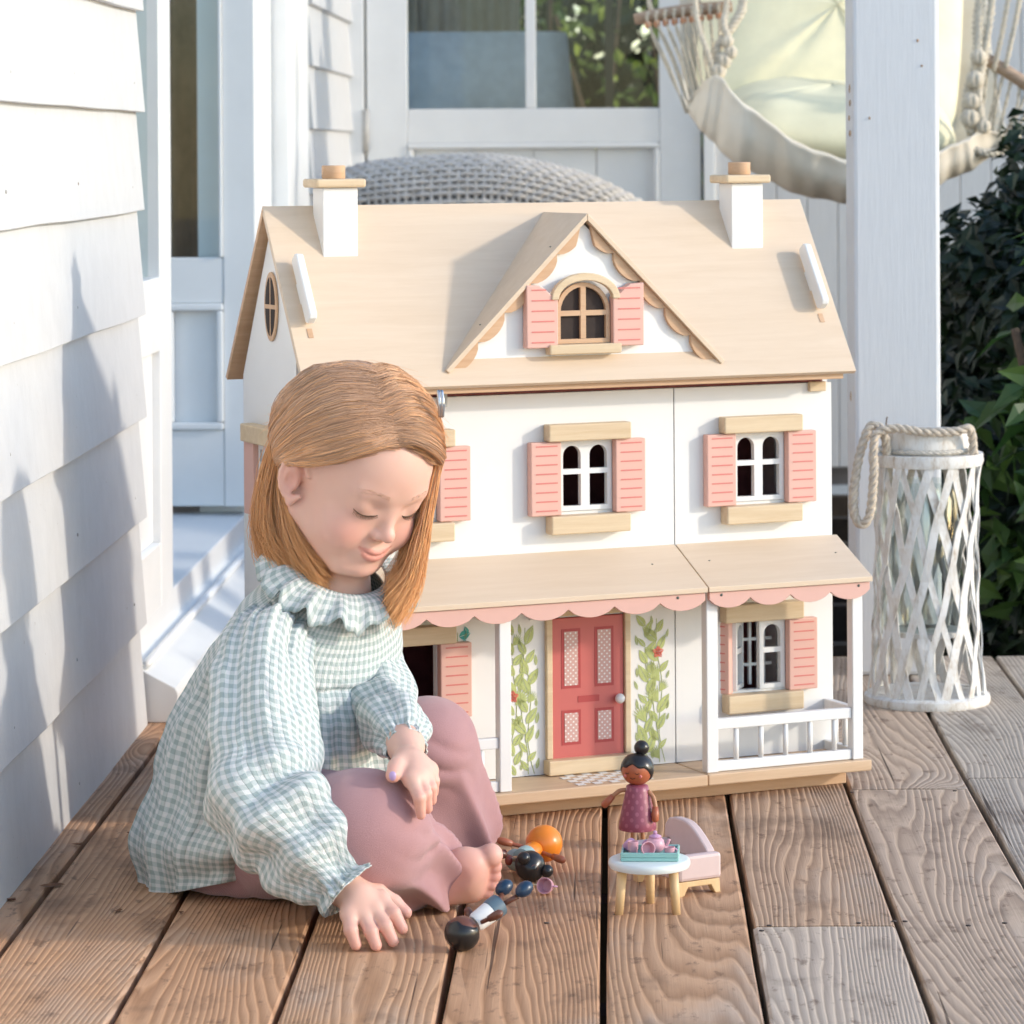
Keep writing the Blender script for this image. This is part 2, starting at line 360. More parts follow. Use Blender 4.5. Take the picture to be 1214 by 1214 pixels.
pbox('pane', M['glass'], lf, -.1485, -.0505, YL + .018, YL + .022, .5675, 2.1, 0)
M['floor_grey'] = plain('grey_mat', (.22, .21, .22), .8, .1, 30, .2); M['dark'] = plain('dark_gap', (.02, .02, .02), .9, .1)
pbox('inner_floor', M['floor_grey'], fd, -1.6, -.161, .0, 2.9, .05, .125)
# frame beyond the leaf
pbox('jamb', M['trim'], fd, -.10, -.02, YL + .05, YL + .54, .12, 2.1); pbox('casing', M['trim'], fd, -.05, .012, YL + .55, 2.40, .12, 2.1)
M['reflection_tan'] = plain('tan_reflection_sheet', (.66, .46, .26), .9, .3, 8, .1); M['curtain_grey'] = plain('grey_curtain', (.30, .31, .30), .9, .2, 8, .1)
# tan folds added for the pane's golden reflection, then a grey curtain
cur = []
for k in range(60): cur.append([(-.62 + k * .01, YL + .33 + .018 * math.sin(k * 1.1), .1), (-.62 + k * .01, YL + .33 + .018 * math.sin(k * 1.1 + .4), 2.3)])
cu = MB().grid(cur).build('curtain', M['reflection_tan'], None, True); cu.location = (XW, 4.43, 0); tag(cu, 'tan folds added behind the open glazed door in place of a golden reflection', 'curtain')
cur = []
for k in range(40): cur.append([(-.16 + .016 * math.sin(k * 1.3), .02 + k * .0085, .1), (-.16 + .016 * math.sin(k * 1.3 + .5), .02 + k * .0085, 2.3)])
cu2 = MB().grid(cur).build('curtain', M['curtain_grey'], None, True); cu2.location = (XW, 4.43, 0); tag(cu2, 'grey curtain behind the narrow side pane next to the clapboards', 'curtain')
# room wall behind so nothing outdoors shows
pbox('room_wall', M['floor_grey'], fd, -1.7, -1.62, -.2, 3.3, -.1, 2.6, 0); pbox('room_wall', M['floor_grey'], fd, -1.6, -.2, 1.9, 1.95, .126, 2.6, 0)
pbox('head_casing', M['trim'], fd, -.12, .012, 0, 2.9, 2.102, 2.4)

# far clapboards of the same wall
fw = empty('clapboard_return', (-.617, 6.86, 0)); tag(fw, 'short stretch of white clapboards between the glazed doorway and the back door', 'wall')
fz = [.0, .135, .265, .397, .53, .662, .795, .924, 1.05, 1.18, 1.31]
for i in range(len(fz) - 1):
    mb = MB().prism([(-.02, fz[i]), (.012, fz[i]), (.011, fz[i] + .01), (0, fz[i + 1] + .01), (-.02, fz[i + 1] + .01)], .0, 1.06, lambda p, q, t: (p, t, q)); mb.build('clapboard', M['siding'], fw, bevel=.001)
MB().box(-.05, -.0205, 0, 1.08, 0, 1.4).build('backing', M['trim'], fw)

# ------------------------------------------------------------------ back wall and its glazed door
YB = 7.93
bw = empty('back_wall', (0, YB, 0)); tag(bw, 'pale painted back wall of the porch around the glazed door', 'wall')
pbox('corner_trim', M['trim'], bw, -.640, -.580, -.02, .03, 0, 2.6); pbox('jamb', M['trim'], bw, .216, .242, -.03, .03, 0, 2.6)
for k in range(20):
    pbox('board', M['siding'], bw, .2425 + k * .072, .2425 + k * .072 + .0705, -.012, .02, 0, 2.6, .002)
pbox('beam', M['trim'], bw, -.5795, .2155, -.02, .03, 2.05, 2.6)
bd = empty('glazed_door', (0, YB, 0)); tag(bd, 'white half glazed door with two panes in the back wall', 'door')
pbox('hinge_stile', M['trim'], bd, -.574, -.479, -.01, .03, .02, 2.04); pbox('lock_stile', M['trim'], bd, .113, .210, -.01, .03, .02, 2.04)
pbox('mid_rail', M['trim'], bd, -.4785, .1125, -.009, .029, .765, .846); pbox('bottom_rail', M['trim'], bd, -.4785, .1125, -.009, .029, .02, .22)
for k in range(4): pbox('panel_board', M['trim'], bd, -.4785 + k * .1478, -.4785 + (k + 1) * .1478 - .002, .006, .02, .2205, .7645, .002)
for a in ((-.4785, .1125, .752, .7645), (-.4785, .1125, .2205, .233)): pbox('panel_moulding', M['trim'], bd, a[0], a[1], -.014, .005, a[2], a[3], .004)
for a in ((-.4785, -.466), (.100, .1125)): pbox('panel_moulding', M['trim'], bd, a[0], a[1], -.014, .005, .2335, .7515, .004)
pbox('glazing_bar', M['trim'], bd, -.201, -.177, -.008, .028, .8465, 2.04)
pbox('pane', M['glass'], bd, -.4785, -.2015, .009, .013, .8465, 2.04, 0); pbox('pane', M['glass'], bd, -.1765, .1125, .009, .013, .8465, 2.04, 0)
M['steel'] = plain('dull_steel', (.45, .44, .42), .4, .1, 80)
hg = MB().tube([(-.577, -.017, .745), (-.577, -.017, .845)], .008, 10).build('hinge', M['steel'], bd, True)
# what stands behind the back door's panes
M['cloth_grey'] = plain('grey_linen', (.76, .79, .79), .9, .08, 30, .1); M['drape'] = plain('beige_drape', (.74, .62, .46), .9, .15, 10, .1)
P = []
for i in range(33):
    row = []
    for j in range(12):
        t = i / 32 * 2 * math.pi; s_ = j / 11
        a = .245 * (1 + .10 * (1 - s_) ** 2) ; b = .22
        ct, st_ = math.cos(t), math.sin(t)
        e = .35; x = a * math.copysign(abs(ct) ** e, ct); y = b * math.copysign(abs(st_) ** e, st_)
        fold = .012 * math.sin(9 * t + 2 * math.sin(3 * t)) * (1 - s_)
        z = .05 + .96 * s_
        if j == 11: x *= .1; y *= .1
        elif j == 10: x *= .93; y *= .93; z = 1.022
        row.append((x + fold * ct, y + fold * st_, z))
    P.append(row)
ch = MB().grid(P).build('slipcovered_chair', M['cloth_grey'], None, True); ch.location = (-.34, 8.55, .02); tag(ch, 'chair under a pale grey slipcover seen through the back door glass', 'chair')
dr = []
for k in range(50): dr.append([(k * .0085, .022 * math.sin(k * .9), 0), (k * .0085, .022 * math.sin(k * .9 + .5), 2.4)])
dd = MB().grid(dr).build('drape', M['drape'], None, True); dd.location = (-.66, 9.05, 0); tag(dd, 'beige drape hanging behind the slipcovered chair', 'curtain')
M['frame_brown'] = plain('grey_brown_frame', (.22, .19, .15), .6, .1)
wf = MB().box(-.012, .012, -.02, .02, 0, 2.4).build('window_mullion', M['frame_brown']); wf.location = (-.075 + .07, 9.6, 0); tag(wf, 'thin brown upright mullion against the greenery behind the back door', 'mullion')

rm = empty('sun_blocking_room', (0, 0, 0)); tag(rm, 'room box added behind the half glazed back door to keep the sun out', 'room')
pbox('ceiling', M['trim'], rm, -1.2, .9, 8.0, 9.8, 2.61, 2.7, 0); pbox('side_wall', M['floor_grey'], rm, .85, .9, 8.0, 9.8, 0, 2.6, 0); pbox('side_wall', M['floor_grey'], rm, -1.2, -1.15, 8.0, 9.8, 0, 2.6, 0); pbox('floor', M['floor_grey'], rm, -1.2, .9, 8.0, 9.8, -.05, .02, 0)  # ceiling and side walls added to block the sun and darken the view inside
# ------------------------------------------------------------------ veranda post
po = empty('veranda_post', (0, 0, 0)); tag(po, 'square white veranda post with chipped paint behind the lantern', 'post')
pm = MB().box(.3435, .4665, 4.80, 4.95, .0, 2.6).build('shaft', M['post'], po); bev(pm, .006, 2)
M['chip'] = plain('bare_wood_chip', (.36, .22, .12), .9, .3, 200)
for (px, py, w, h) in [(1007.5, 105, 1.4, 8), (1008, 122, 1.6, 6), (1007, 140, 1.6, 5), (1008, 158, 2., 6), (1009, 470, 1.2, 9), (1088, 48, 2, 3), (1093, 78, 2, 2), (1031, 140, 1.5, 3)]:
    p = W3(px, py, 4.7975); s = 4.8 / 4000
    o = MB().sphere((p[0], 4.7995 if px > 1012 else 4.803, p[2]), (w * s * .7, .0012, h * s * .7), 8).build('paint_chip', M['chip'], po)

# ------------------------------------------------------------------ planting on the right and behind
def shrub(name, label, boxes, n, size, mat, seed, aspect=.5, group=None, stems=6, cat='shrub', clumps=60):
    r = np.random.default_rng(seed); root = empty(name, (boxes[0][0], boxes[0][1], -.32)); tag(root, label, cat, group)
    pos, nr = [], []
    for (cx, cy, cz_, rx, ry, rz) in boxes:
        m = n // len(boxes)
        cc = r.normal(size=(clumps, 3)); cc /= np.linalg.norm(cc, axis=1, keepdims=True); cc *= r.uniform(.55, 1, (clumps, 1)) ** .5
        idx = r.integers(0, clumps, m); d = r.normal(size=(m, 3)); d /= np.linalg.norm(d, axis=1, keepdims=True)
        rad = r.uniform(.5, 1., (m, 1)) * r.uniform(.16, .34, (clumps, 1))[idx]
        p = cc[idx] + d * rad
        pos.append(p * [rx, ry, rz] + [cx - boxes[0][0], cy - boxes[0][1], cz_ + .32]); nr.append(d + [0, -.2, .6] + r.normal(size=(m, 3)) * .5)
    pos = np.concatenate(pos); nr = np.concatenate(nr); k = pos[:, 2] > .02
    me = leaves_mesh('foliage', pos[k], nr[k], size, seed, aspect); link('foliage', me, mat, root)
    for i in range(stems):
        mb = MB()
        b = boxes[i % len(boxes)]; x = b[0] - boxes[0][0] + r.normal() * b[3] * .25; y = b[1] - boxes[0][1] + r.normal() * b[4] * .25
        top = (x + r.normal() * b[3] * .3, y + r.normal() * b[4] * .3, b[2] + .32 + b[5] * .5)
        mb.tube(smooth_path([(x, y, 0), (x + r.normal() * .03, y + r.normal() * .03, top[2] * .5), top], 5), [.016 * (1 - .06 * q) for q in range(11)], 6)
        mb.build('stem', M['bark'], root, True)
    return root
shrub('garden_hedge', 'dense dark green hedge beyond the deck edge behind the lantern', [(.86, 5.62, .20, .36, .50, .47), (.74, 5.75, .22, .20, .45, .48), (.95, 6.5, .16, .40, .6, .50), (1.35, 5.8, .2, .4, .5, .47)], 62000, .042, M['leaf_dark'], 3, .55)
shrub('leafy_shrub', 'glossy green broad leaved shrub at the right edge of the picture', [(.70, 5.12, .30, .13, .12, .36)], 420, .07, M['leaf_light'], 5, .48, stems=7, clumps=22)
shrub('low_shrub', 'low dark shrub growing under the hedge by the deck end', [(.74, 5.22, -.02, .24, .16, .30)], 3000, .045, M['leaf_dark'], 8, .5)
shrub('garden_tree', 'sunlit green and yellow foliage seen through the right pane of the back door', [(.10, 10.9, 1.05, .55, .4, .5)], 900, .05, M['leaf_gold'], 11, .6, cat='tree', stems=5)
shrub('dark_bush', 'dark bush filling the view behind the brown mullion', [(.1, 12.6, .9, 1.5, .5, 1.3), (.1, 12.9, 1.2, 1.6, .3, 1.2)], 44000, .10, M['leaf_dark'], 12, .6, stems=5)
# ------------------------------------------------------------------ lantern
LX, LY = .4235, 4.575
ln = empty('basket_lantern', (LX, LY, 0)); tag(ln, 'whitewashed woven slat lantern with a rope handle standing before the post', 'lantern')
def whitewash():
    t = NT('whitewashed_wood'); v = t.coord('Object', (30, 30, 9)); a = t.noise(v, 3, 5, .65); b = t.noise(v, 14, 3, .6)
    t.base(t.ramp(t.math('ADD', t.math('MULTIPLY', a, .7), t.math('MULTIPLY', b, .3)), [(.32, (.44, .35, .27)), (.42, (.64, .59, .53)), (.54, (.76, .74, .71))])); t.rough(.75); t.bump(b, .3, .001); return t.m
M['wash'] = whitewash()
def lr(z): s = z / .325; return .080 - .0245 * s + .019 * s * s - .002 * math.sin(s * 3.1)      # lantern radius at height z
LR0 = lr(0)
MB().lathe([(.060, .0), (LR0 + .004, .0), (LR0 + .006, .004), (LR0 + .005, .011), (LR0 + .001, .014), (.062, .014)], 48).build('base_ring', M['wash'], ln, True, auto=40)
MB().lathe([(.001, .006), (.0605, .006), (.0605, .012), (.001, .012)], 36).build('floor_disc', M['wash'], ln, True, auto=40)
rt = lr(.325)
MB().lathe([(rt - .012, .322), (rt + .002, .322), (rt + .004, .328), (rt + .003, .338), (rt - .012, .338)], 48).build('top_ring', M['wash'], ln, True, auto=40)
def band(r0, r1, z0, z1, name, m, n=48):
    P = []
    for k in range(n):
        a = 2 * math.pi * k / n; P.append([(r * math.cos(a), r * math.sin(a), z) for r, z in ((r0, z0), (r1, z0), (r1, z1), (r0, z1))])
    return MB().grid(P, True, True).build(name, m, ln, True, auto=40)
band(.055, .059, .3385, .368, 'collar', M['wash'])
NS = 13
rl_ = random.Random(4)
for d in (1, -1):
    for k in range(NS):
        a0 = 2 * math.pi * (k + (.25 if d > 0 else 0)) / NS + rl_.uniform(-.05, .05); tw = d * (1.15 + rl_.uniform(-.08, .08)); P = []; w = .0047 * rl_.uniform(.8, 1.2)
        for i in range(15):
            z = .014 + .313 * i / 14; a = a0 + tw * i / 14 + .02 * math.sin(i * .9 + k); r = lr(z) + .0016 * d * math.cos(i * 1.35 * NS / 9 + k) - .001 + (.0012 if d > 0 else -.0012)
            da = w / r * 1.15; P.append([((r + t) * math.cos(a + s * da), (r + t) * math.sin(a + s * da), z) for s, t in ((-1, -.0009), (1, -.0009), (1, .0009), (-1, .0009))])
        MB().grid(P, False, True).build('slat', M['wash'], ln)
MB().lathe([(.047, .10), (.048, .105), (.048, .275), (.044, .29), (.045, .30), (.043, .30), (.0425, .29), (.0462, .274), (.0462, .106), (.001, .104), (.001, .10)], 40).build('glass_jar', M['jar'], ln, True, auto=60)
MB().lathe([(.001, .092), (.052, .092), (.052, .0985), (.001, .0985)], 36).build('jar_shelf', M['wash'], ln, True, auto=40)
M['wire'] = plain('wire', (.20, .15, .12), .5, .1)
for k in range(3):
    a = .6 + 2.094 * k; MB().tube([(.05 * math.cos(a), .05 * math.sin(a), .022), (.05 * math.cos(a), .05 * math.sin(a), .092)], .003, 6).build('shelf_leg', M['wash'], ln, True)
M['rope'] = plain('jute_rope', (.60, .51, .41), .95, .25, 160, .4)
def rope(path, R, name, m, parent, twist=170., strands=3, n=5, seg=10):
    pts = [Vector(p) for p in smooth_path(path, seg)]; fr = []; up = Vector((0, 0, 1)); L = 0
    for i, p in enumerate(pts):
        t = (pts[min(i + 1, len(pts) - 1)] - pts[max(i - 1, 0)]).normalized()
        up = (up - t * up.dot(t)); up = up.normalized() if up.length > 1e-4 else Vector((1, 0, 0)); fr.append((p, up.copy(), t.cross(up), L))
        if i < len(pts) - 1: L += (pts[i + 1] - p).length
    mb = MB()
    for s in range(strands):
        q = [p + (u * math.cos(l * twist + 6.283 * s / strands) + w * math.sin(l * twist + 6.283 * s / strands)) * R * .5 for p, u, w, l in fr]
        mb.tube(q, R * .58, n)
    return mb.build(name, m, parent, True)
LV = lambda px, py, Y: tuple(W3(px, py, Y) - np.array([LX, LY, 0]))
rope([LV(1052, 545, 4.535), LV(1050, 522, 4.53), LV(1044, 508, 4.535), LV(1033, 505, 4.535), LV(1025, 520, 4.53), LV(1017, 550, 4.52), LV(1012, 585, 4.515), LV(1013, 610, 4.512), LV(1021, 622, 4.508), LV(1030, 614, 4.505), LV(1034, 590, 4.505), LV(1036, 560, 4.508), LV(1036, 530, 4.512), LV(1040, 514, 4.515), LV(1060, 508, 4.515), LV(1095, 512, 4.512), LV(1130, 512, 4.515), LV(1148, 508, 4.52), LV(1153, 520, 4.53), LV(1154, 538, 4.535)], .0062, 'rope_handle', M['rope'], ln, 190, seg=14)
M['cord_white'] = plain('white_cord', (.62, .57, .50), .95, .2, 200, .3)
rope([(.0612 * math.cos(a), .0612 * math.sin(a), .343) for a in np.linspace(0, 2 * math.pi, 24)], .0034, 'cord_trim', M['cord_white'], ln, 260, seg=5)
MB().tube(smooth_path([LV(1050, 508, 4.53), LV(1051, 498, 4.53), LV(1052, 494, 4.53)], 4), .0012, 5).build('wire_end', M['wire'], ln, True)

# ------------------------------------------------------------------ hanging hammock chair
hm = empty('hammock_chair', tuple(W3(980, 240, 6.6))); tag(hm, 'cream canvas hammock chair hanging on ropes behind the post', 'hammock chair')
HO = np.array(W3(980, 240, 6.6)); HP = lambda px, py, Y: W3(px, py, Y) - HO
def canvas():
    t = NT('cream_canvas'); v = t.coord('Object'); a = t.noise(v, 7, 4, .6); b = t.noise(v, 260, 2, .5)
    t.base(t.ramp(a, [(.3, (.66, .58, .46)), (.7, (.78, .71, .60))])); t.rough(.95); t.bump(t.math('ADD', t.math('MULTIPLY', b, .3), a), .25, .004); return t.m
M['canvas'] = canvas(); M['cushion'] = plain('pale_yellow_green_cushion', (.82, .76, .53), .95, .07, 14, .15)
M['spreader'] = wood('worn_spreader_wood', (.30, .19, .12), (.48, .35, .25), 'X', .6)
lip = smooth_path([HP(818, 120, 6.45), HP(846, 90, 6.40), HP(875, 118, 6.36), HP(930, 162, 6.33), HP(998, 193, 6.32), HP(1070, 190, 6.33), HP(1125, 178, 6.36), HP(1158, 160, 6.40), HP(1205, 160, 6.45)], 6)
low = smooth_path([HP(812, 132, 6.47), HP(835, 160, 6.44), HP(868, 192, 6.42), HP(930, 225, 6.41), HP(998, 243, 6.40), HP(1070, 238, 6.41), HP(1122, 218, 6.43), HP(1165, 195, 6.45), HP(1207, 168, 6.47)], 6)
nL = len(lip); P = []
for i in range(nL):
    s = i / (nL - 1); a, b = lip[i], low[i]; arch = math.sin(math.pi * s)
    mid = (a + b) / 2 + np.array([0, -.035 * arch - .008, -.004])
    back = b + np.array([0, .20, -.01 * arch + .015]); up1 = b + np.array([0, .44, .10 + .05 * (1 - arch)]); up2 = b + np.array([0, .62, .45]); up3 = b + np.array([0, .70, .95])
    rim = a + np.array([0, .02, .012 * arch]); inn = a + np.array([0, .05, -.02 * arch - .004])
    row = [inn, rim, a + np.array([0, -.012, .004]), a * .8 + mid * .2, mid, b * .75 + mid * .25 + np.array([0, -.01, 0]), b, back, up1, up2, up3]
    w = .005 * math.sin(i * .9) + .004 * math.sin(i * 2.3)
    P.append([tuple(p + np.array([0, w * (1 if 2 < k < 8 else .3), .6 * w])) for k, p in enumerate(row)])
cv = MB().grid(P).build('canvas_seat', M['canvas'], hm, True); sb = cv.modifiers.new('sub', 'SUBSURF'); sb.levels = 1; sb.render_levels = 2
so = cv.modifiers.new('solid', 'SOLIDIFY'); so.thickness = .004
def pillow(name, c, rx, ry, rz, rot, m, par, e=.55, seed=0):
    P = []; r = np.random.default_rng(seed); ph = r.uniform(0, 6, 6)
    for i in range(33):
        row = []
        for j in range(17):
            t = 2 * math.pi * i / 32; f = -math.pi / 2 + math.pi * j / 16
            sg = lambda x, p: math.copysign(abs(x) ** p, x)
            x = rx * sg(math.cos(t), .45) * abs(math.cos(f)) ** .5; y = ry * sg(math.sin(t), .45) * abs(math.cos(f)) ** .5; z = rz * sg(math.sin(f), 1.) * (1 - .35 * max(abs(x / rx), abs(y / ry)) ** 3)
            wv = .05 * rz * math.sin(5 * x / rx + ph[0]) * math.sin(4 * y / ry + ph[1]) + .04 * rz * math.sin(9 * t + ph[2])
            row.append((x, y, z + wv))
        P.append(row)
    mb = MB(); R_ = Matrix.Rotation(rot[2], 3, 'Z') @ Matrix.Rotation(rot[1], 3, 'Y') @ Matrix.Rotation(rot[0], 3, 'X')
    mb.grid([[tuple(R_ @ Vector(p) + Vector(c)) for p in row] for row in P]); o = mb.build(name, m, par, True)
    o.modifiers.new('sub', 'SUBSURF').render_levels = 1; return o
pillow('seat_cushion', tuple(HP(985, 150, 6.62)), .24, .22, .085, (.15, .05, .0), M['cushion'], hm, seed=1)
pillow('back_cushion', tuple(HP(985, 30, 6.85)), .27, .30, .09, (1.15, .12, .05), M['cushion'], hm, seed=2)
M['rope_cream'] = plain('cream_rope', (.62, .55, .44), .95, .18, 160, .3)
# spreader bars and rope fans either side
def bar(a, b, r=.011):
    mb = MB().tube(smooth_path([a, (a + b) / 2 + np.array([0, 0, .004]), b], 6), [r * .8] + [r] * 11 + [r * .8], 12); return mb.build('spreader_bar', M['spreader'], hm, True)
bl0, bl1 = HP(752, 23, 6.47), HP(868, 8, 6.47); bar(bl0, bl1, .0125)
br0, br1 = HP(1166, 68, 6.45), HP(1250, 125, 6.45); bar(br0, br1, .0125)
for k in range(9):
    t = k / 8; a = bl0 + (bl1 - bl0) * (.14 + .72 * t); e = HP(815 + 34 * t, 134 - 50 * t * t, 6.46)
    rope([a + np.array([0, -.013, .010]), a + np.array([0, -.013, -.012]), (a * .55 + e * .45) + np.array([.004 * math.sin(k), -.006, -.004]), e], .0042, 'net_rope', M['rope_cream'], hm, 330, 2, 4, 5)
M['net_orange'] = plain('orange_knot', (.55, .27, .15), .9, .2, 200)
for k in range(9):
    t = k / 8; a = bl0 + (bl1 - bl0) * (.14 + .72 * t); MB().sphere(tuple(a + np.array([0, -.010, -.014])), (.007, .007, .009), 8).build('knot', M['net_orange'], hm, True)
for k in range(8):
    t = k / 7; a = br0 + (br1 - br0) * (.06 + .8 * t); e = HP(1162 + 50 * t, 150 + 10 * math.sin(3 * t), 6.45)
    rope([a, (a + e) / 2 + np.array([.006 * math.sin(k * 2), -.006, -.006]), e], .0042, 'net_rope', M['rope_cream'], hm, 330, 2, 4, 5)
def cable(pts, R=.0075, n=None): rope([HP(*p) for p in pts], R, 'hanging_rope', M['rope_cream'], hm, 200, 3, 5, 8)
cable([(848, 84, 6.42), (852, 55, 6.42), (872, 25, 6.43), (882, -5, 6.44), (890, -120, 6.46)], .010)
cable([(845, 84, 6.40), (838, 60, 6.40), (828, 30, 6.42), (824, -10, 6.44), (822, -120, 6.46)], .006)
cable([(866, 50, 6.41), (858, 30, 6.42), (862, 0, 6.44), (868, -120, 6.46)], .008)
cable([(775, 18, 6.47), (770, -10, 6.47), (785, -120, 6.47)], .005)
cable([(1152, 158, 6.42), (1146, 120, 6.42), (1158, 70, 6.42), (1160, 20, 6.43), (1166, -40, 6.44)], .012)
cable([(1165, 150, 6.41), (1160, 110, 6.41), (1168, 60, 6.42), (1176, 0, 6.43), (1180, -60, 6.44)], .009)
cable([(1178, 85, 6.44), (1190, 30, 6.44), (1200, -30, 6.45)], .006); cable([(1192, 80, 6.44), (1205, 20, 6.44), (1214, -30, 6.45)], .006)
cable([(1150, 175, 6.40), (1172, 182, 6.40), (1196, 175, 6.42), (1206, 160, 6.43), (1200, 140, 6.44)], .009)
for (px, py, r) in [(858, 72, .014), (866, 62, .012), (851, 84, .015), (862, 50, .011), (1156, 95, .016), (1152, 120, .015), (1150, 140, .017), (1160, 68, .014), (1166, 150, .013)]:
    c = HP(px, py, 6.405); mb = MB()
    for q in range(3):
        ang = q * 1.05; mb.tube([tuple(c + r * np.array([math.cos(a) * math.cos(ang), .7 * math.cos(a) * math.sin(ang), math.sin(a)]) * .72) for a in np.linspace(0, 2 * math.pi, 13)[:-1]], r * .42, 6, closed=True)
    mb.build('rope_knot', M['rope_cream'], hm, True)

# ------------------------------------------------------------------ wicker armchair behind the doll house
wk = empty('wicker_chair', (-.27, 7.25, 0)); tag(wk, 'grey wicker armchair showing its rounded back above the doll house roof', 'chair')
def wicker_mat():
    t = NT('grey_wicker'); v = t.coord('Object'); n = t.noise(v, 40, 3, .6); t.base(t.ramp(n, [(.3, (.54, .52, .50)), (.7, (.74, .715, .69))])); t.rough(.6); return t.m
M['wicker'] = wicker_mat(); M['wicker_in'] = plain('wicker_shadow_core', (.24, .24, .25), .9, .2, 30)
rim = smooth_path([(-.36, .38, .52), (-.36, .16, .60), (-.345, .02, .672), (-.27, -.03, .712), (-.15, -.05, .727), (0, -.055, .732), (.12, -.05, .715), (.24, -.03, .678), (.33, .02, .625), (.40, .16, .55), (.41, .38, .50)], 9)
NR = len(rim)
def wsurf(i, b):
    """b 0..1: from the inside, over the roll, down the outside to the floor"""
    i = min(max(i, 0), NR - 1); i0 = int(i); fr = i - i0; p = rim[i0] * (1 - fr) + rim[min(i0 + 1, NR - 1)] * fr
    a, c = rim[max(i0 - 1, 0)], rim[min(i0 + 2, NR - 1)]; t = c - a; t[2] = 0; t /= np.linalg.norm(t) + 1e-9
    n = np.array([t[1], -t[0], 0.])             # outward (towards the camera for the middle part)
    R = .062; u = np.array([0, 0, 1.])
    if b < .5:
        th = math.pi * (-.25 + 1.30 * b / .5); d = -n * math.cos(th) + u * math.sin(th); return p - u * R + d * R, d
    s = (b - .5) / .5; th = math.pi * 1.05; d0 = -n * math.cos(th) + u * math.sin(th); q = p - u * R + d0 * R
    z = q[2] * (1 - s) + .10 * s; return np.array([q[0], q[1], 0]) - n * .02 * s * (1 - s) + np.array([0, 0, z]), n
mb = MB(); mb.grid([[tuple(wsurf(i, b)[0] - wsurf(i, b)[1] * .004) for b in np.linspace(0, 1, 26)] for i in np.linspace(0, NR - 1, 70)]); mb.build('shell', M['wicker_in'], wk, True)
mb = MB(); NA = 84
bs = list(np.linspace(.02, .5, 20)) + list(np.linspace(.5, 1, 30)[1:])
for bi, b in enumerate(bs):
    pts = []
    for k in range(NA * 2 + 1):
        p, d = wsurf((NR - 1) * k / (NA * 2), b); pts.append(tuple(p + d * (.0030 + .0045 * math.cos(math.pi * (k / 2 + bi)))))
    mb.tube(pts, .0056, 5, cap=False)
for k in range(NA + 1):
    pts = []
    for bi in range(len(bs) * 2 - 1):
        b = bs[bi // 2] if bi % 2 == 0 else (bs[bi // 2] + bs[bi // 2 + 1]) / 2; p, d = wsurf((NR - 1) * k / NA, b); pts.append(tuple(p + d * .001))
    mb.tube(pts, .0046, 5, cap=False)
wv = mb.build('weave', M['wicker'], wk, True)
pbox('seat', M['wicker'], wk, -.33, .36, .06, .55, .22, .38, .03); pbox('plinth', M['wicker'], wk, -.32, .35, .08, .54, .0, .2195, .02)
# ------------------------------------------------------------------ doll house (local axes: u to the right, v backwards, w up)
HT = .4327
dh = empty('doll_house', (-.349, 3.755, 0), HT); tag(dh, 'white wooden doll house with pink shutters, coral door and pale timber roof', 'doll house')
hw = plain('doll_house_white', (.80, .79, .775), .38, .015, 20); M['hwhite'] = hw
M['ply'] = wood('birch_ply', (.66, .505, .36), (.72, .57, .425), 'X', .48, 50); M['ply_edge'] = wood('ply_edge', (.48, .32, .21), (.60, .44, .31), 'X', .6, 220)
M['lintel'] = wood('pale_pine', (.60, .44, .27), (.72, .57, .385), 'X', .5, 60); M['beech'] = wood('beech', (.55, .33, .19), (.64, .42, .26), 'X', .5, 80)
M['pink'] = plain('pink_paint', (.73, .43, .355), .45, .02, 30); M['pinkline'] = plain('pink_line_print', (.66, .20, .175), .5, .02); M['pink2'] = plain('valance_pink', (.70, .42, .355), .45, .02, 30)
M['coral'] = plain('coral_paint', (.56, .135, .12), .42, .03, 30); M['coral2'] = plain('deep_coral_print', (.42, .055, .055), .45, .03); M['inside'] = plain('maroon_room_paper', (.26, .085, .09), .8, .2, 60)
M['attic_shade'] = plain('painted_attic_shade', (.035, .022, .018), .8, .2, 60)  # near-black colour standing for the unlit attic behind dormer and oval windows
M['screw'] = plain('screw', (.06, .08, .07), .5, .2)
FV = lambda p, q, t: (p, t, q)       # polygon in (u, w), extruded along v
SV = lambda p, q, t: (t, p, q)       # polygon in (v, w), extruded along u
def hb(name, m, u0, u1, v0, v1, w0, w1, b=.0012, par=None): return MB().box(u0, u1, v0, v1, w0, w1).build(name, m, par or dh, bevel=b)
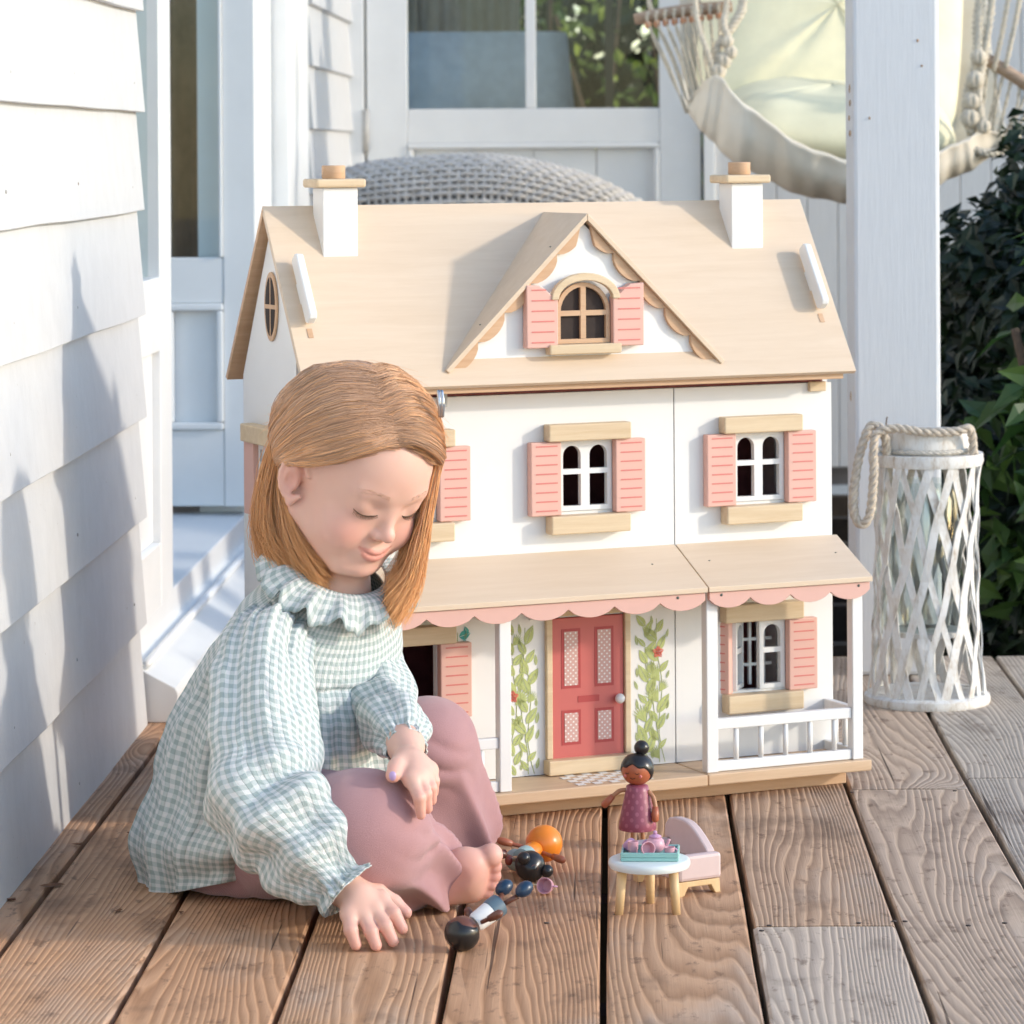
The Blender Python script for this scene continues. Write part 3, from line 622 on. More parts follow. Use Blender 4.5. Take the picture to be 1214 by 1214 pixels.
def panel(name, m, u0, u1, w0, w1, holes, v0, v1, par=None, fn=None):
    us = sorted({u0, u1, *[h[0] for h in holes], *[h[1] for h in holes]}); ws = sorted({w0, w1, *[h[2] for h in holes], *[h[3] for h in holes]})
    bm = bmesh.new(); idx = {}
    def V(i, j, k):
        key = (i, j, k)
        if key not in idx: idx[key] = bm.verts.new((fn or FV)(us[i], ws[j], (v0, v1)[k]))
        return idx[key]
    def solid(i, j):
        if i < 0 or j < 0 or i >= len(us) - 1 or j >= len(ws) - 1: return False
        a, b = (us[i] + us[i + 1]) / 2, (ws[j] + ws[j + 1]) / 2
        return not any(h[0] < a < h[1] and h[2] < b < h[3] for h in holes)
    for i in range(len(us) - 1):
        for j in range(len(ws) - 1):
            if not solid(i, j): continue
            for k in (0, 1): bm.faces.new([V(i, j, k), V(i + 1, j, k), V(i + 1, j + 1, k), V(i, j + 1, k)])
            for (di, dj, a, b) in ((-1, 0, (i, j), (i, j + 1)), (1, 0, (i + 1, j), (i + 1, j + 1)), (0, -1, (i, j), (i + 1, j)), (0, 1, (i, j + 1), (i + 1, j + 1))):
                if not solid(i + di, j + dj): bm.faces.new([V(*a, 0), V(*b, 0), V(*b, 1), V(*a, 1)])
    bmesh.ops.recalc_face_normals(bm, faces=bm.faces)
    me = bpy.data.meshes.new(name); bm.to_mesh(me); bm.free(); return link(name, me, m, par or dh)
UC = (.128, .3475, .5725); T = .010; HW = .672; DV = .195
ups = [(c - .034, c + .034, .335, .4165) for c in UC]
lows = [(UC[0] - .034, UC[0] + .034, .112, .194), (.300, .398, .047, .213)]
panel('front_wall', hw, .0, .4620, .034, .472, ups[:2] + lows, 0, T)
panel('front_wall', hw, .4636, HW, .034, .472, [ups[2], (UC[2] - .034, UC[2] + .034, .112, .194)], 0, T)
# sides, back, floors
ridge_v, ridge_z, eave_v, eave_z, bk_v = .092, .690, -.048, .488, .229
slope = math.atan2(ridge_z - eave_z, ridge_v - eave_v)
gable = [(.0105, .034), (DV, .034), (DV, .492), (ridge_v, ridge_z - .02), (.0105, .535)]
side = MB(); n = len(gable)
wl_ = MB().prism(gable, .0, .009, SV).build('gable_wall', hw, dh)
panel('side_wall', hw, .0105, DV, .034, .48, [(.065, .13, .112, .194), (.065, .13, .335, .4165)], HW - .009, HW, fn=SV)
MB().prism([(.0105, .4805), (DV, .4805), (DV, .492), (ridge_v, ridge_z - .02), (.0105, .535)], HW - .009, HW, SV).build('gable_wall', hw, dh)
panel('back_wall', M['inside'], .0095, HW - .0095, .034, .48, [(.560, .625, .110, .196)], DV - .008, DV)
for w in (.034, .252, .470): hb('floor', M['inside'], .0095, HW - .0095, .0105, DV - .0085, w, w + .008, 0)
hb('partition', M['inside'], .458, .466, .0105, DV - .0085, .0425, .2515, 0); hb('partition', M['inside'], .458, .466, .0105, DV - .0085, .2605, .4695, 0)
hb('room_lining', M['inside'], .0095, .0105, .0105, DV - .0085, .0425, .4695, 0)
# windows
def arch_frame(mb, a, b, w0, w1, v0, v1, bar=.0055, mid=None, arched=True, fn=FV, flip=1):
    """one casement: outer bars, a cross bar, arched head"""
    P = lambda pts: mb.prism(pts, v0, v1, fn)
    P([(a, w0), (a + bar, w0), (a + bar, w1), (a, w1)]); P([(b - bar, w0), (b, w0), (b, w1), (b - bar, w1)])
    ia, ib = a + bar, b - bar; P([(ia, w0), (ib, w0), (ib, w0 + bar), (ia, w0 + bar)]); P([(ia, w1 - bar), (ib, w1 - bar), (ib, w1), (ia, w1)])
    m = mid if mid is not None else w0 + (w1 - w0) * .56
    P([(ia, m - .003), (ib, m - .003), (ib, m + .003), (ia, m + .003)])
    if arched:
        r = (ib - ia) / 2; cx, top = (ia + ib) / 2, w1 - bar
        for sgn in (-1, 1):
            pts = [(cx + sgn * r, top)] + [(cx + sgn * r * math.cos(t), top - r + r * math.sin(t)) for t in np.linspace(0, math.pi / 2, 7)]
            P(pts)
def shutter(name, a, b, w0, w1, par, v0=-.0125, v1=-.0005, lines=8, hinge=None, top=None):
    """board with painted slat lines; hinge=(u, angle) swings it open"""
    sh = empty(name, (0, 0, 0), 0, par) if False else None
    mb = MB()
    if top: mb.prism([(a, w0), (b, w0)] + top, v0, v1, FV)
    else: mb.box(a, b, v0, v1, w0, w1)
    o = mb.build(name, M['pink'], par, bevel=.0012); lm = MB()
    for k in range(lines):
        w = w0 + (w1 - w0) * (k + .55) / lines
        l0, l1 = a + .006, b - .005
        if top and k == lines - 1:
            if top[0][1] < top[-1][1]: l1 -= .010
            else: l1 -= .0; l0 += 0
        lm.box(l0, l1, v0 - .00045, v0 + .0003, w - .0008, w + .0008)
    s = lm.build('slat_lines', M['pinkline'], o)
    if hinge:
        u, ang = hinge; R_ = Matrix.Translation((u, -.0005, 0)) @ Matrix.Rotation(ang, 4, 'Z') @ Matrix.Translation((-u, .0005, 0)); o.matrix_local = R_
    return o
def window(c, w0, w1, lint, sl, open_left=False, bare=False):
    wn_ = empty('window', (0, 0, 0), 0, dh)
    cm = MB()
    if not bare: arch_frame(cm, c, c + .0335, w0, w1, -.002, .006)
    if not open_left and not bare: arch_frame(cm, c - .0335, c, w0, w1, -.002, .006)
    if not bare: cm.build('casement', hw, wn_)
    if open_left:
        om = MB(); arch_frame(om, c - .0335, c, w0, w1, -.002, .004); o2 = om.build('open_casement', hw, wn_)
        u = c - .0335; o2.matrix_local = Matrix.Translation((u, -.003, 0)) @ Matrix.Rotation(math.radians(48), 4, 'Z') @ Matrix.Translation((-u, .0, 0))
    shutter('shutter', c + .0345, c + .0725, lint[0] - .0845, lint[0], wn_)
    if open_left: shutter('shutter', c - .0725, c - .0345, lint[0] - .0845, lint[0], wn_, hinge=(c - .0345, math.radians(-50)))
    else: shutter('shutter', c - .0725, c - .0345, lint[0] - .0845, lint[0], wn_)
    MB().box(c - .052, c + .052, -.018, -.0006, lint[0] + .0006, lint[1]).build('lintel', M['lintel'], wn_, bevel=.0015)
    MB().box(c - .050, c + .050, -.020, -.0006, sl[0], sl[1]).build('sill', M['lintel'], wn_, bevel=.0015)
for c in UC: window(c, .3355, .416, (.4165, .4365), (.3105, .3315))
lt = MB()
for u_ in (.556, .5745, .593): lt.box(u_, u_ + .0035, .030, .034, .113, .193)
for w_ in (.135, .165): lt.box(.5395, .6055, .0305, .0335, w_, w_ + .0035)
lt.build('inner_lattice', hw, dh)
window(UC[2], .1125, .1935, (.194, .2155), (.088, .1095), open_left=True); window(UC[0], .1125, .1935, (.194, .2155), (.088, .1095), bare=True)
bwf = MB(); arch_frame(bwf, .560, .5925, .110, .196, DV - .0075, DV - .0015); arch_frame(bwf, .5925, .625, .110, .196, DV - .0075, DV - .0015); bwf.build('back_casement', hw, dh)
for w0 in (.112, .335):                                     # windows of the far side wall
    cm = MB(); arch_frame(cm, .065, .0975, w0, w0 + .082, HW - .007, HW - .001, fn=SV); arch_frame(cm, .0975, .13, w0, w0 + .082, HW - .007, HW - .001, fn=SV); cm.build('side_casement', hw, dh)
# left gable: oval window, upper side window with its shutter
def ring_poly(cx, cy, rx, ry, n=32): return [(cx + rx * math.cos(t), cy + ry * math.sin(t)) for t in np.linspace(0, 2 * math.pi, n + 1)[:-1]]
ov, ow = .089, .5755
MB().prism(ring_poly(ov, ow, .0215, .0395), -.003, -.0004, SV).build('oval_window', M['beech'], dh, bevel=.0006)
for (sv, sw) in ((-1, -1), (1, -1), (-1, 1), (1, 1)):
    pts = [(ov + sv * .0022, ow + sw * .0025)]
    q = [(ov + sv * max(.0022, .0165 * math.cos(t)), ow + sw * max(.0025, .0335 * math.sin(t))) for t in np.linspace(.07, 1.46, 9)]
    MB().prism(pts + q, -.0034, -.0028, SV).build('oval_pane', M['attic_shade'], dh)
for w0 in (.335,):
    so_ = MB(); so_.box(-.0125, -.0005, .052, .085, w0, w0 + .083); sh_ = so_.build('shutter', M['pink'], dh, bevel=.001)
    lm = MB()
    for k in range(8): lm.box(-.013, -.0122, .057, .080, w0 + .083 * (k + .55) / 8 - .0008, w0 + .083 * (k + .55) / 8 + .0008)
    lm.build('slat_lines', M['pinkline'], sh_)
    so_ = MB(); so_.box(-.0125, -.0005, .125, .158, w0, w0 + .083); sh_ = so_.build('shutter', M['pink'], dh, bevel=.001)
    MB().box(-.018, -.0006, .055, .155, w0 + .0836, w0 + .104).build('lintel', M['lintel'], dh, bevel=.0015)
    cm = MB(); arch_frame(cm, .0855, .105, w0, w0 + .082, -.006, -.0006, fn=SV); arch_frame(cm, .105, .1245, w0, w0 + .082, -.006, -.0006, fn=SV); cm.build('casement', hw, dh)
    MB().box(-.0012, -.0004, .0855, .1245, w0, w0 + .082).build('dark_pane', M['inside'], dh)
# roof
ru0, ru1 = -.0105, .680; rth = .0062
nx, nz = math.sin(slope) * rth, math.cos(slope) * rth
MB().prism([(eave_v, eave_z), (ridge_v, ridge_z), (ridge_v, ridge_z - rth / math.cos(slope)), (eave_v + nx, eave_z - nz)], ru0, ru1, SV).build('roof_front', M['ply'], dh, bevel=.0006)
s2 = math.atan2(ridge_z - eave_z, bk_v - ridge_v); n2, m2 = math.sin(s2) * rth, math.cos(s2) * rth
MB().prism([(ridge_v + .0003, ridge_z), (bk_v, eave_z), (bk_v - n2, eave_z - m2), (ridge_v + .0003, ridge_z - rth / math.cos(s2))], ru0, ru1, SV).build('roof_back', M['beech'], dh, bevel=.0006)
hb('eave_board', M['beech'], .004, ru1 - .012, eave_v + .010, eave_v + .018, .4785, .4865, .0006)
hb('soffit', M['beech'], .0005, HW - .0005, eave_v + .0185, DV - .001, .4785, .4815, 0)
hb('wall_head', M['inside'], .01, HW - .01, .004, .0095, .4725, .478, 0)
hb('latch_block', M['lintel'], .640, .662, -.006, -.0004, .462, .4735, .001)
hb('catch', M['steel'], .167, .171, -.016, .0, .462, .486, .0005)
def onroof(u, v): return Vector((u, v, eave_z + (v - eave_v) * math.tan(slope)))
# chimneys (u, v of the foot's front edge)
for (u0, vf) in ((.048, .052), (.5665, .052)):
    ch_ = empty('chimney', (0, 0, 0), 0, dh); d = .034; wd = .042
    zb = onroof(0, vf).z; zt = zb + .078
    zb2 = min(onroof(0, vf + d).z, ridge_z)
    MB().prism([(vf, zb - .004), (vf, zt), (vf + d, zt), (vf + d, zb2 - .004)], u0, u0 + wd, SV).build('stack', hw, ch_, bevel=.001)
    MB().box(u0 - .010, u0 + wd + .008, vf - .007, vf + d + .007, zt + .0002, zt + .0102).build('cap', M['lintel'], ch_, bevel=.0025)
    MB().lathe([(.013, 0), (.0135, .001), (.0135, .014), (.0125, .015)], 24, Matrix.Translation((u0 + wd / 2 - .002, vf + d / 2, zt + .0104))).build('pot', M['beech'], ch_, True, auto=40)
# white pegs standing on the slope
for u0 in (.011, .656):
    hd_ = empty('roof_peg', (0, 0, 0), 0, dh); a = Vector((u0, 0, 0))
    v0, v1 = -.001, .048
    dn = Vector((0, -math.sin(slope), math.cos(slope)))
    pts = []; p0, p1 = onroof(u0, v0), onroof(u0, v1); tl = (p1 - p0)
    Mx = Matrix(((1, 0, 0), (0, tl.normalized().y, dn.y), (0, tl.normalized().z, dn.z)))
    L = tl.length
    mb = MB(); prof = [(0, .008), (.004, .004), (L - .004, .004), (L, .008), (L, .019), (L - .004, .023), (.004, .023), (0, .019)]
    mb.prism(prof, -.0045, .0045, lambda p, q, t: tuple(p0 + Mx @ Vector((t, p, q)))); mb.build('bar', hw, hd_, bevel=.0015)
    mb = MB(); mb.prism([(L * .35, .0003), (L * .65, .0003), (L * .65, .0042), (L * .35, .0042)], -.0035, .0035, lambda p, q, t: tuple(p0 + Mx @ Vector((t, p, q)))); mb.build('foot', hw, hd_)
    mb = MB(); mb.prism([(-.014, .0002), (-.002, .0002), (-.002, .0008), (-.014, .0008)], -.003, .003, lambda p, q, t: tuple(p0 + Mx @ Vector((t, p, q)))); mb.build('slot', M['beech'], hd_)
# dormer
dv = -.0345; apx = (.335, .679); dl, drr = (.1600, .5055), (.5095, .5055)
dm = empty('dormer', (0, 0, 0), 0, dh)
def cut_v(z): return eave_v + (z - eave_z) / math.tan(slope)
MB().add([(dl[0] + .012, dv + .006, dl[1] + .001), (drr[0] - .012, dv + .006, dl[1] + .001), (apx[0], dv + .006, apx[1] - .012), (apx[0], dv + .010, apx[1] - .012), (drr[0] - .012, dv + .010, dl[1] + .001), (dl[0] + .012, dv + .010, dl[1] + .001)], [(0, 1, 2), (5, 4, 3), (0, 2, 3, 5), (1, 4, 3, 2), (0, 5, 4, 1)]).build('dormer_wall', hw, dm)
# cheek fill under dormer roof is the roof slabs themselves
for sgn, e in ((-1, dl), (1, drr)):
    ex, ez = e; ax, az = apx; t = Vector((ex - ax, 0, ez - az)).normalized(); nn = Vector((-t.z, 0, t.x)) * (1 if sgn < 0 else -1)
    if nn.z < 0: nn = -nn
    q = [Vector((ax, dv - .006, az)), Vector((ex, dv - .006, ez)), Vector((ex, cut_v(ez) + .004, ez)), Vector((ax, cut_v(az) + .004, az))]
    lo = [p - nn * .0055 for p in q]
    if True: lo[0].x = ax + sgn * .0; lo[3].x = ax + sgn * .0; lo[0].z = az - .0055 / abs(nn.z); lo[3].z = lo[0].z
    q[0].x += sgn * .0002; q[3].x += sgn * .0002; lo[0].x += sgn * .0002; lo[3].x += sgn * .0002
    MB().add(q + lo, [(0, 1, 2, 3), (7, 6, 5, 4), (0, 4, 5, 1), (1, 5, 6, 2), (2, 6, 7, 3), (3, 7, 4, 0)]).build('dormer_roof', M['ply'], dm, bevel=.0005)
    # scalloped barge trim
    L = math.hypot(ex - ax, ez - az); tt = Vector((ex - ax, ez - az)) / L; inn_ = Vector((-tt.y, tt.x)) * (1 if sgn < 0 else -1)
    if inn_.y > 0: inn_ = -inn_
    ns = 5; lo_s = .012; span = L - .004 - lo_s; pts = [Vector((ax, az)) + tt * lo_s + inn_ * .0058, Vector((ax, az)) + tt * (L - .004) + inn_ * .0058]
    for k in range(ns - 1, -1, -1):
        for j in range(9):
            s = (k + 1 - j / 8); f = 4 * (j / 8) * (1 - j / 8)
            dep = .0075 + .0105 * f ** .7
            if k == 0 and j > 4: dep *= 1 - (j - 4) / 4 * .6
            pts.append(Vector((ax, az)) + tt * (lo_s + span * s / ns) + inn_ * dep)
    MB().prism([(p.x, p.y) for p in pts], dv - .0005, dv + .0055, FV).build('scallop_trim', M['beech'], dm)
    for f in (.22, .72):
        p = Vector((ax, 0, az)) + Vector((tt.x, 0, tt.y)) * L * f + nn * .0004; MB().sphere((p.x, dv + .012, p.z), (.0014, .0014, .0006), 8).build('screw', M['screw'], dm)
dc = .3315; vw = dv + .0055
fr = MB()
def arc_poly(c, w0, wt, hwid, n=14):
    return [(c - hwid, w0), (c + hwid, w0)] + [(c + hwid * math.cos(t), wt - hwid + hwid * math.sin(t)) for t in np.linspace(0, math.pi, n)]
MB().prism(arc_poly(dc, .5305, .600, .0335), vw - .001, vw + .0004, FV).build('window_shade_sheet', M['attic_shade'], dm)  # flat sheet, the shade of an opening put into its colour
fm = MB(); R0, R1 = .0335, .0285; top = .600
fm.prism([(dc - R0, .5305), (dc + R0, .5305), (dc + R0, .5355), (dc - R0, .5355)], vw - .006, vw - .0011, FV)
for sg in (-1, 1): fm.prism([(dc + sg * R1, .5357), (dc + sg * R0, .5357), (dc + sg * R0, top - R0), (dc + sg * R1, top - R0)], vw - .006, vw - .0011, FV)
ar = [(dc + R0 * math.cos(t), top - R0 + R0 * math.sin(t)) for t in np.linspace(0, math.pi, 15)] + [(dc + R1 * math.cos(t), top - R0 + R1 * math.sin(t)) for t in np.linspace(math.pi, 0, 15)]
fm.prism(ar, vw - .006, vw - .0011, FV); fm.box(dc - .0033, dc + .0033, vw - .0058, vw - .0012, .5358, top - .0045); fm.box(dc - R1, dc - .0034, vw - .0056, vw - .0013, .5620, .5680); fm.box(dc + .0034, dc + R1, vw - .0056, vw - .0013, .5620, .5680)
fm.build('window_frame', M['beech'], dm)
ar = [(dc + .043 * math.cos(t), .581 + .030 * math.sin(t)) for t in np.linspace(0, math.pi, 17)] + [(dc + .034 * math.cos(t), .581 + .0215 * math.sin(t)) for t in np.linspace(math.pi, 0, 17)]
MB().prism(ar, vw - .015, vw - .0065, FV).build('arched_lintel', M['lintel'], dm, bevel=.001)
MB().box(dc - .046, dc + .044, vw - .016, vw - .0011, .5185, .5300).build('sill', M['lintel'], dm, bevel=.0015)
tl_ = [(dc - .0345, .5835), (dc - .044, .5875), (dc - .050, .5935), (dc - .057, .5975), (dc - .0735, .5985)]
shutter('shutter', dc - .0735, dc - .0345, .5265, .598, dm, vw - .013, vw - .0008, 6, top=tl_)
tr_ = [(dc + .0735, .5985), (dc + .057, .5975), (dc + .050, .5935), (dc + .044, .5875), (dc + .0345, .5835)]
shutter('shutter', dc + .0345, dc + .0735, .5265, .598, dm, vw - .013, vw - .0008, 6, top=tr_)
# porch
pz0, pz1, pvf = .2895, .2490, -.088
def porch_roof(u0, u1, dz=0):
    pr = empty('porch_roof', (0, 0, 0), 0, dh)
    MB().prism([(-.0006, pz0), (pvf, pz1), (pvf, pz1 - .006), (-.0006, pz0 - .006)], u0, u1, SV).build('slab', M['ply'], pr, bevel=.0006)
    n = 5 if u1 - u0 > .3 else 3; w = (u1 - u0 - .004)
    n = max(2, round(w / .0575)); pts = [(u0 + .002, pz1 - .0065), (u1 - .002, pz1 - .0065)][::-1]; sc = []
    for k in range(n):
        for j in range(9):
            if k and j == 0: continue
            sc.append((u0 + .002 + w * (k + j / 8) / n, pz1 - .0150 - .0105 * (4 * (j / 8) * (1 - j / 8)) ** .8))
    MB().prism(pts + sc, pvf + .003, pvf + .009, FV).build('scalloped_valance', M['pink2'], pr, bevel=.0004)
    for f in (.08, .92): MB().sphere((u0 + (u1 - u0) * f, pvf + .0028, pz1 - .010), (.0018, .0008, .0018), 8).build('screw', M['screw'], pr)
    for f in (.12, .9): MB().sphere((u0 + (u1 - u0) * f, pvf * .42, pz0 + (pz1 - pz0) * .42 + .0003), (.0014, .0014, .0006), 8).build('screw', M['screw'], pr)
    return pr
porch_roof(.0, .4622); porch_roof(.4638, .678)
# platform and plinth
M['platform'] = wood('porch_timber', (.56, .375, .235), (.66, .47, .31), 'X', .5, 60)
hb('porch_floor', M['platform'], .0, .4622, -.0855, .0, .0205, .0335, .0015); hb('porch_floor', M['platform'], .4640, .678, -.0835, .0, .0205, .0335, .0015)
hb('plinth', M['beech'], .012, .664, -.046, DV, .0005, .0202, .001)
MB().box(.34 - .034, .34 + .052, -.07, -.016, .0336, .0337).build('tile_print_ground', M['platform'], dh)
tp = MB()
for i in range(9):
    for j in range(6):
        if (i + j) % 2 == 0: tp.box(.302 + i * .0105, .3125 + i * .0105, -.078 + j * .0105, -.0675 + j * .0105, .0338, .0341)
tp.build('white_tile_print', hw, dh)
for (u0, u1) in ((.2071, .2213), (.4655, .4800), (.6566, .6702), (.004, .018)): hb('porch_post', hw, u0, u1, -.0772, -.0632, .0338, pz1 - .0065, .001)
def railing(u0, u1, nb):
    rr_ = empty('railing', (0, 0, 0), 0, dh); v = -.070
    MB().box(u0, u1, v - .0045, v + .0045, .0822, .0945).build('top_rail', hw, rr_, bevel=.001); MB().box(u0, u1, v - .0045, v + .0045, .0340, .0455).build('bottom_rail', hw, rr_, bevel=.001)
    for k in range(nb):
        u = u0 + (u1 - u0) * (k + .8) / (nb + .45); MB().tube([(u, v, .0458), (u, v, .082)], .0032, 10).build('baluster', hw, rr_, True)
railing(.4804, .6562, 5); railing(.0184, .2067, 6)
sr = empty('side_railing', (0, 0, 0), 0, dh)
MB().box(.6590, .6680, -.0628, -.0006, .0822, .0945).build('top_rail', hw, sr, bevel=.001); MB().box(.6590, .6680, -.0628, -.0006, .0340, .0455).build('bottom_rail', hw, sr, bevel=.001)
for v in (-.045, -.022): MB().tube([(.6635, v, .0458), (.6635, v, .082)], .0032, 10).build('baluster', hw, sr, True)
# front door
fdr = empty('front_door', (0, 0, 0), 0, dh)
MB().box(.3035, .3945, -.003, .006, .0465, .2125).build('leaf', M['coral'], fdr, bevel=.001)
for a in ((.2955, .3030), (.3950, .4022)): MB().box(a[0], a[1], -.007, -.0004, .052, .2145).build('jamb', M['lintel'], fdr, bevel=.001)
MB().box(.2955, .4022, -.007, -.0004, .2150, .2230).build('head', M['lintel'], fdr, bevel=.001)
MB().box(.293, .4045, -.018, -.0004, .0345, .0515).build('step', M['lintel'], fdr, bevel=.0015)
def dots():
    t = NT('polka_dot_print'); tc = t.new('TexCoord'); sp = t.new('SeparateXYZ'); t.l.new(tc.outputs['Object'], sp.inputs[0]); S_ = 1 / .0066
    def lattice(o):
        a = t.math('SUBTRACT', t.math('FRACT', t.math('ADD', t.math('MULTIPLY', sp.outputs[0], S_), o)), .5); b = t.math('SUBTRACT', t.math('FRACT', t.math('ADD', t.math('MULTIPLY', sp.outputs[2], S_), o)), .5)
        return t.math('LESS_THAN', t.math('ADD', t.math('MULTIPLY', a, a), t.math('MULTIPLY', b, b)), .022)
    d = t.math('MAXIMUM', lattice(0.), lattice(.5)); t.base(t.mix(d, (.60, .36, .32), (.80, .78, .77))); t.rough(.45); return t.m
M['dots'] = dots()
for (a, b, w0, w1) in ((.3155, .3395, .1310, .2000), (.3575, .3815, .1310, .2000), (.3155, .3395, .0660, .1060), (.3575, .3815, .0660, .1060)):
    MB().box(a, b, -.0035, -.0029, w0, w1).build('panel_border', M['coral2'], fdr); MB().box(a + .0035, b - .0035, -.0040, -.0034, w0 + .0035, w1 - .0035).build('spotted_panel', M['dots'], fdr)
MB().box(.3360, .3630, -.0035, -.0029, .1140, .1215).build('letter_slot', M['coral2'], fdr)
MB().sphere((.3865, -.0100, .1160), .0058, 20).build('knob', hw, fdr, True); MB().tube([(.3865, -.006, .116), (.3865, -.0028, .116)], .003, 10).build('knob_neck', hw, fdr, True)
# porch brackets each side of the door
for u in (.276, .413):
    pts = [(-.0006, .2140)] + [(-.0006 - .0, .2140)]
    pts = [(-.0006, .2120), (-.0006, .2780), (-.052, .2530), (-.050, .2440), (-.042, .2385), (-.034, .2400), (-.030, .2310), (-.022, .2240), (-.014, .2250), (-.010, .2160)]
    MB().prism(pts, u, u + .012, SV).build('porch_bracket', hw, dh, bevel=.001)
# printed leaves, flowers and bird on the walls by the door
M['print_green'] = plain('leaf_green_print', (.45, .50, .19), .5, .12, 120); M['print_red'] = plain('flower_red_print', (.66, .14, .10), .5, .05); M['print_teal'] = plain('teal_print', (.05, .36, .34), .5, .05)
def leaf2(mb, x, y, ang, L, w, feather=False):
    c, s = math.cos(ang), math.sin(ang); pts = []
    R2 = lambda a, b: (x + a * c - b * s, y + a * s + b * c)
    if feather:
        for k in range(7):
            da = (k - 3) * .17; l = L * (1 - .05 * abs(k - 3)); a2 = ang + da; c2, s2 = math.cos(a2), math.sin(a2); hwd = L * .045
            mb.prism([(x, y), (x + l * .6 * c2 + hwd * s2, y + l * .6 * s2 - hwd * c2), (x + l * c2, y + l * s2), (x + l * .6 * c2 - hwd * s2, y + l * .6 * s2 + hwd * c2)], -.0006, -.0002, FV)
        return
    for sg in (-1, 1):
        e = [R2(L * t, sg * (w * math.sin(math.pi * t ** .8) * .5 + .0002)) for t in np.linspace(0, 1, 9)]; i_ = [R2(L * t, sg * .00035) for t in np.linspace(1, 0, 9)]
        mb.prism(e + i_[1:-1], -.0006, -.0002, FV)
def vine(u0, u1, seed, flowers):
    r = random.Random(seed); vn = empty('botanical_print', (0, 0, 0), 0, dh); mid = (u0 + u1) / 2; mb = MB(); st = MB()
    for base in (-.25, .12, .32):
        pts = [(mid + (u1 - u0) * (base * (1 - t * .6)) + .004 * math.sin(t * 7 + base * 9), -.0003, .036 + .168 * t * (1 if abs(base) < .2 else .8)) for t in np.linspace(0, 1, 9)]; st.tube(pts, .00045, 4)
    hwd = (u1 - u0) / 2
    for lane, w0, w1 in ((-.30, .036, .205), (.34, .040, .190)):
        w = w0; sg = 1
        while w < w1:
            sg = -sg; x = mid + hwd * lane + .0018 * math.sin(w * 60); L = r.uniform(.016, .026); ang = math.pi / 2 - sg * r.uniform(.40, .80)
            if x + L * math.cos(ang) > u1 - .001 or x + L * math.cos(ang) < u0 + .001: L *= .62
            if w + L * math.sin(ang) < .217: leaf2(mb, x, w, ang, L, L * r.uniform(.38, .50), r.random() < .14)
            w += r.uniform(.0095, .0130)
    for lane in (-.86, .02, .86):
        w = .037 + r.uniform(0, .005)
        while w < .200:
            L = r.uniform(.008, .013); ang = math.pi / 2 - lane * .35 + r.uniform(-.4, .4); x = mid + hwd * lane * .92
            if u0 + .0005 < x + L * math.cos(ang) < u1 - .0005: leaf2(mb, x, w, ang, L, L * .30)
            w += L * r.uniform(1.3, 2.0)
    mb.build('leaf_print', M['print_green'], vn); st.build('stem_print', M['print_green'], vn)
    for (x, y) in flowers:
        fm_ = MB()
        for k in range(5):
            a = k * 1.2566 + .3; leaf2(fm_, x, y, a, .0075, .0052)
        fl = fm_.build('flower_print', M['print_red'], vn); fl.location.y = -.0005
    return vn
vine(.240, .290, 3, [(.2555, .126), (.247, .200)]); vine(.4085, .456, 5, [(.4400, .165)]); vine(.165, .2, 9, [])
bd_ = MB(); leaf2(bd_, .190, .199, .25, .014, .010); leaf2(bd_, .200, .201, 1.9, .010, .006); leaf2(bd_, .194, .186, 1.3, .012, .003); bo = bd_.build('bird_print', M['print_teal'], dh)
# ------------------------------------------------------------------ toys on the deck
M['toy_black'] = plain('glossy_black', (.018, .016, .016), .28, .1, 40); M['toy_skin'] = plain('toy_brown_skin', (.42, .12, .055), .38, .05, 60); M['toy_skin2'] = plain('toy_dark_brown', (.15, .055, .035), .35, .08, 60)
M['toy_wood'] = wood('toy_dowel', (.42, .19, .09), (.50, .26, .14), 'Z', .5); M['toy_red'] = plain('toy_red_brown', (.24, .045, .03), .4, .05); M['toy_navy'] = plain('toy_navy', (.012, .035, .075), .32, .05); M['toy_blue'] = plain('toy_grey_blue', (.10, .155, .20), .45, .05)
M['toy_white'] = plain('toy_white', (.78, .78, .77), .4, .03); M['toy_teal'] = plain('toy_teal', (.27, .50, .46), .4, .04); M['toy_teal2'] = plain('toy_pale_teal', (.33, .45, .43), .45, .04); M['toy_orange'] = plain('toy_orange', (.80, .23, .02), .3, .06, 25); M['toy_lilac'] = plain('toy_lilac', (.55, .30, .46), .4, .03); M['toy_pink'] = plain('toy_rose', (.66, .36, .42), .4, .03); M['toy_mauve'] = plain('sofa_mauve', (.64, .49, .47), .5, .03); M['table_white'] = plain('table_white', (.70, .75, .74), .4, .02)
M['toy_pine'] = wood('toy_pine', (.66, .43, .21), (.76, .55, .31), 'Z', .5)
def dress_mat():
    t = NT('plum_dress_with_dots'); tc = t.new('TexCoord'); sp = t.new('SeparateXYZ'); t.l.new(tc.outputs['Object'], sp.inputs[0])
    an = t.math('ARCTAN2', sp.outputs[1], sp.outputs[0]); S1, S2 = 10 / 6.2832, 1 / .0125
    def lat(o):
        a = t.math('SUBTRACT', t.math('FRACT', t.math('ADD', t.math('MULTIPLY', an, S1), o)), .5); b = t.math('SUBTRACT', t.math('FRACT', t.math('ADD', t.math('MULTIPLY', sp.outputs[2], S2), o)), .5)
        return t.math('LESS_THAN', t.math('ADD', t.math('MULTIPLY', a, a), t.math('MULTIPLY', b, b)), .030)
    t.base(t.mix(t.math('MAXIMUM', lat(0.), lat(.5)), (.27, .065, .105), (.38, .12, .17))); t.rough(.4); return t.m
M['dress'] = dress_mat()
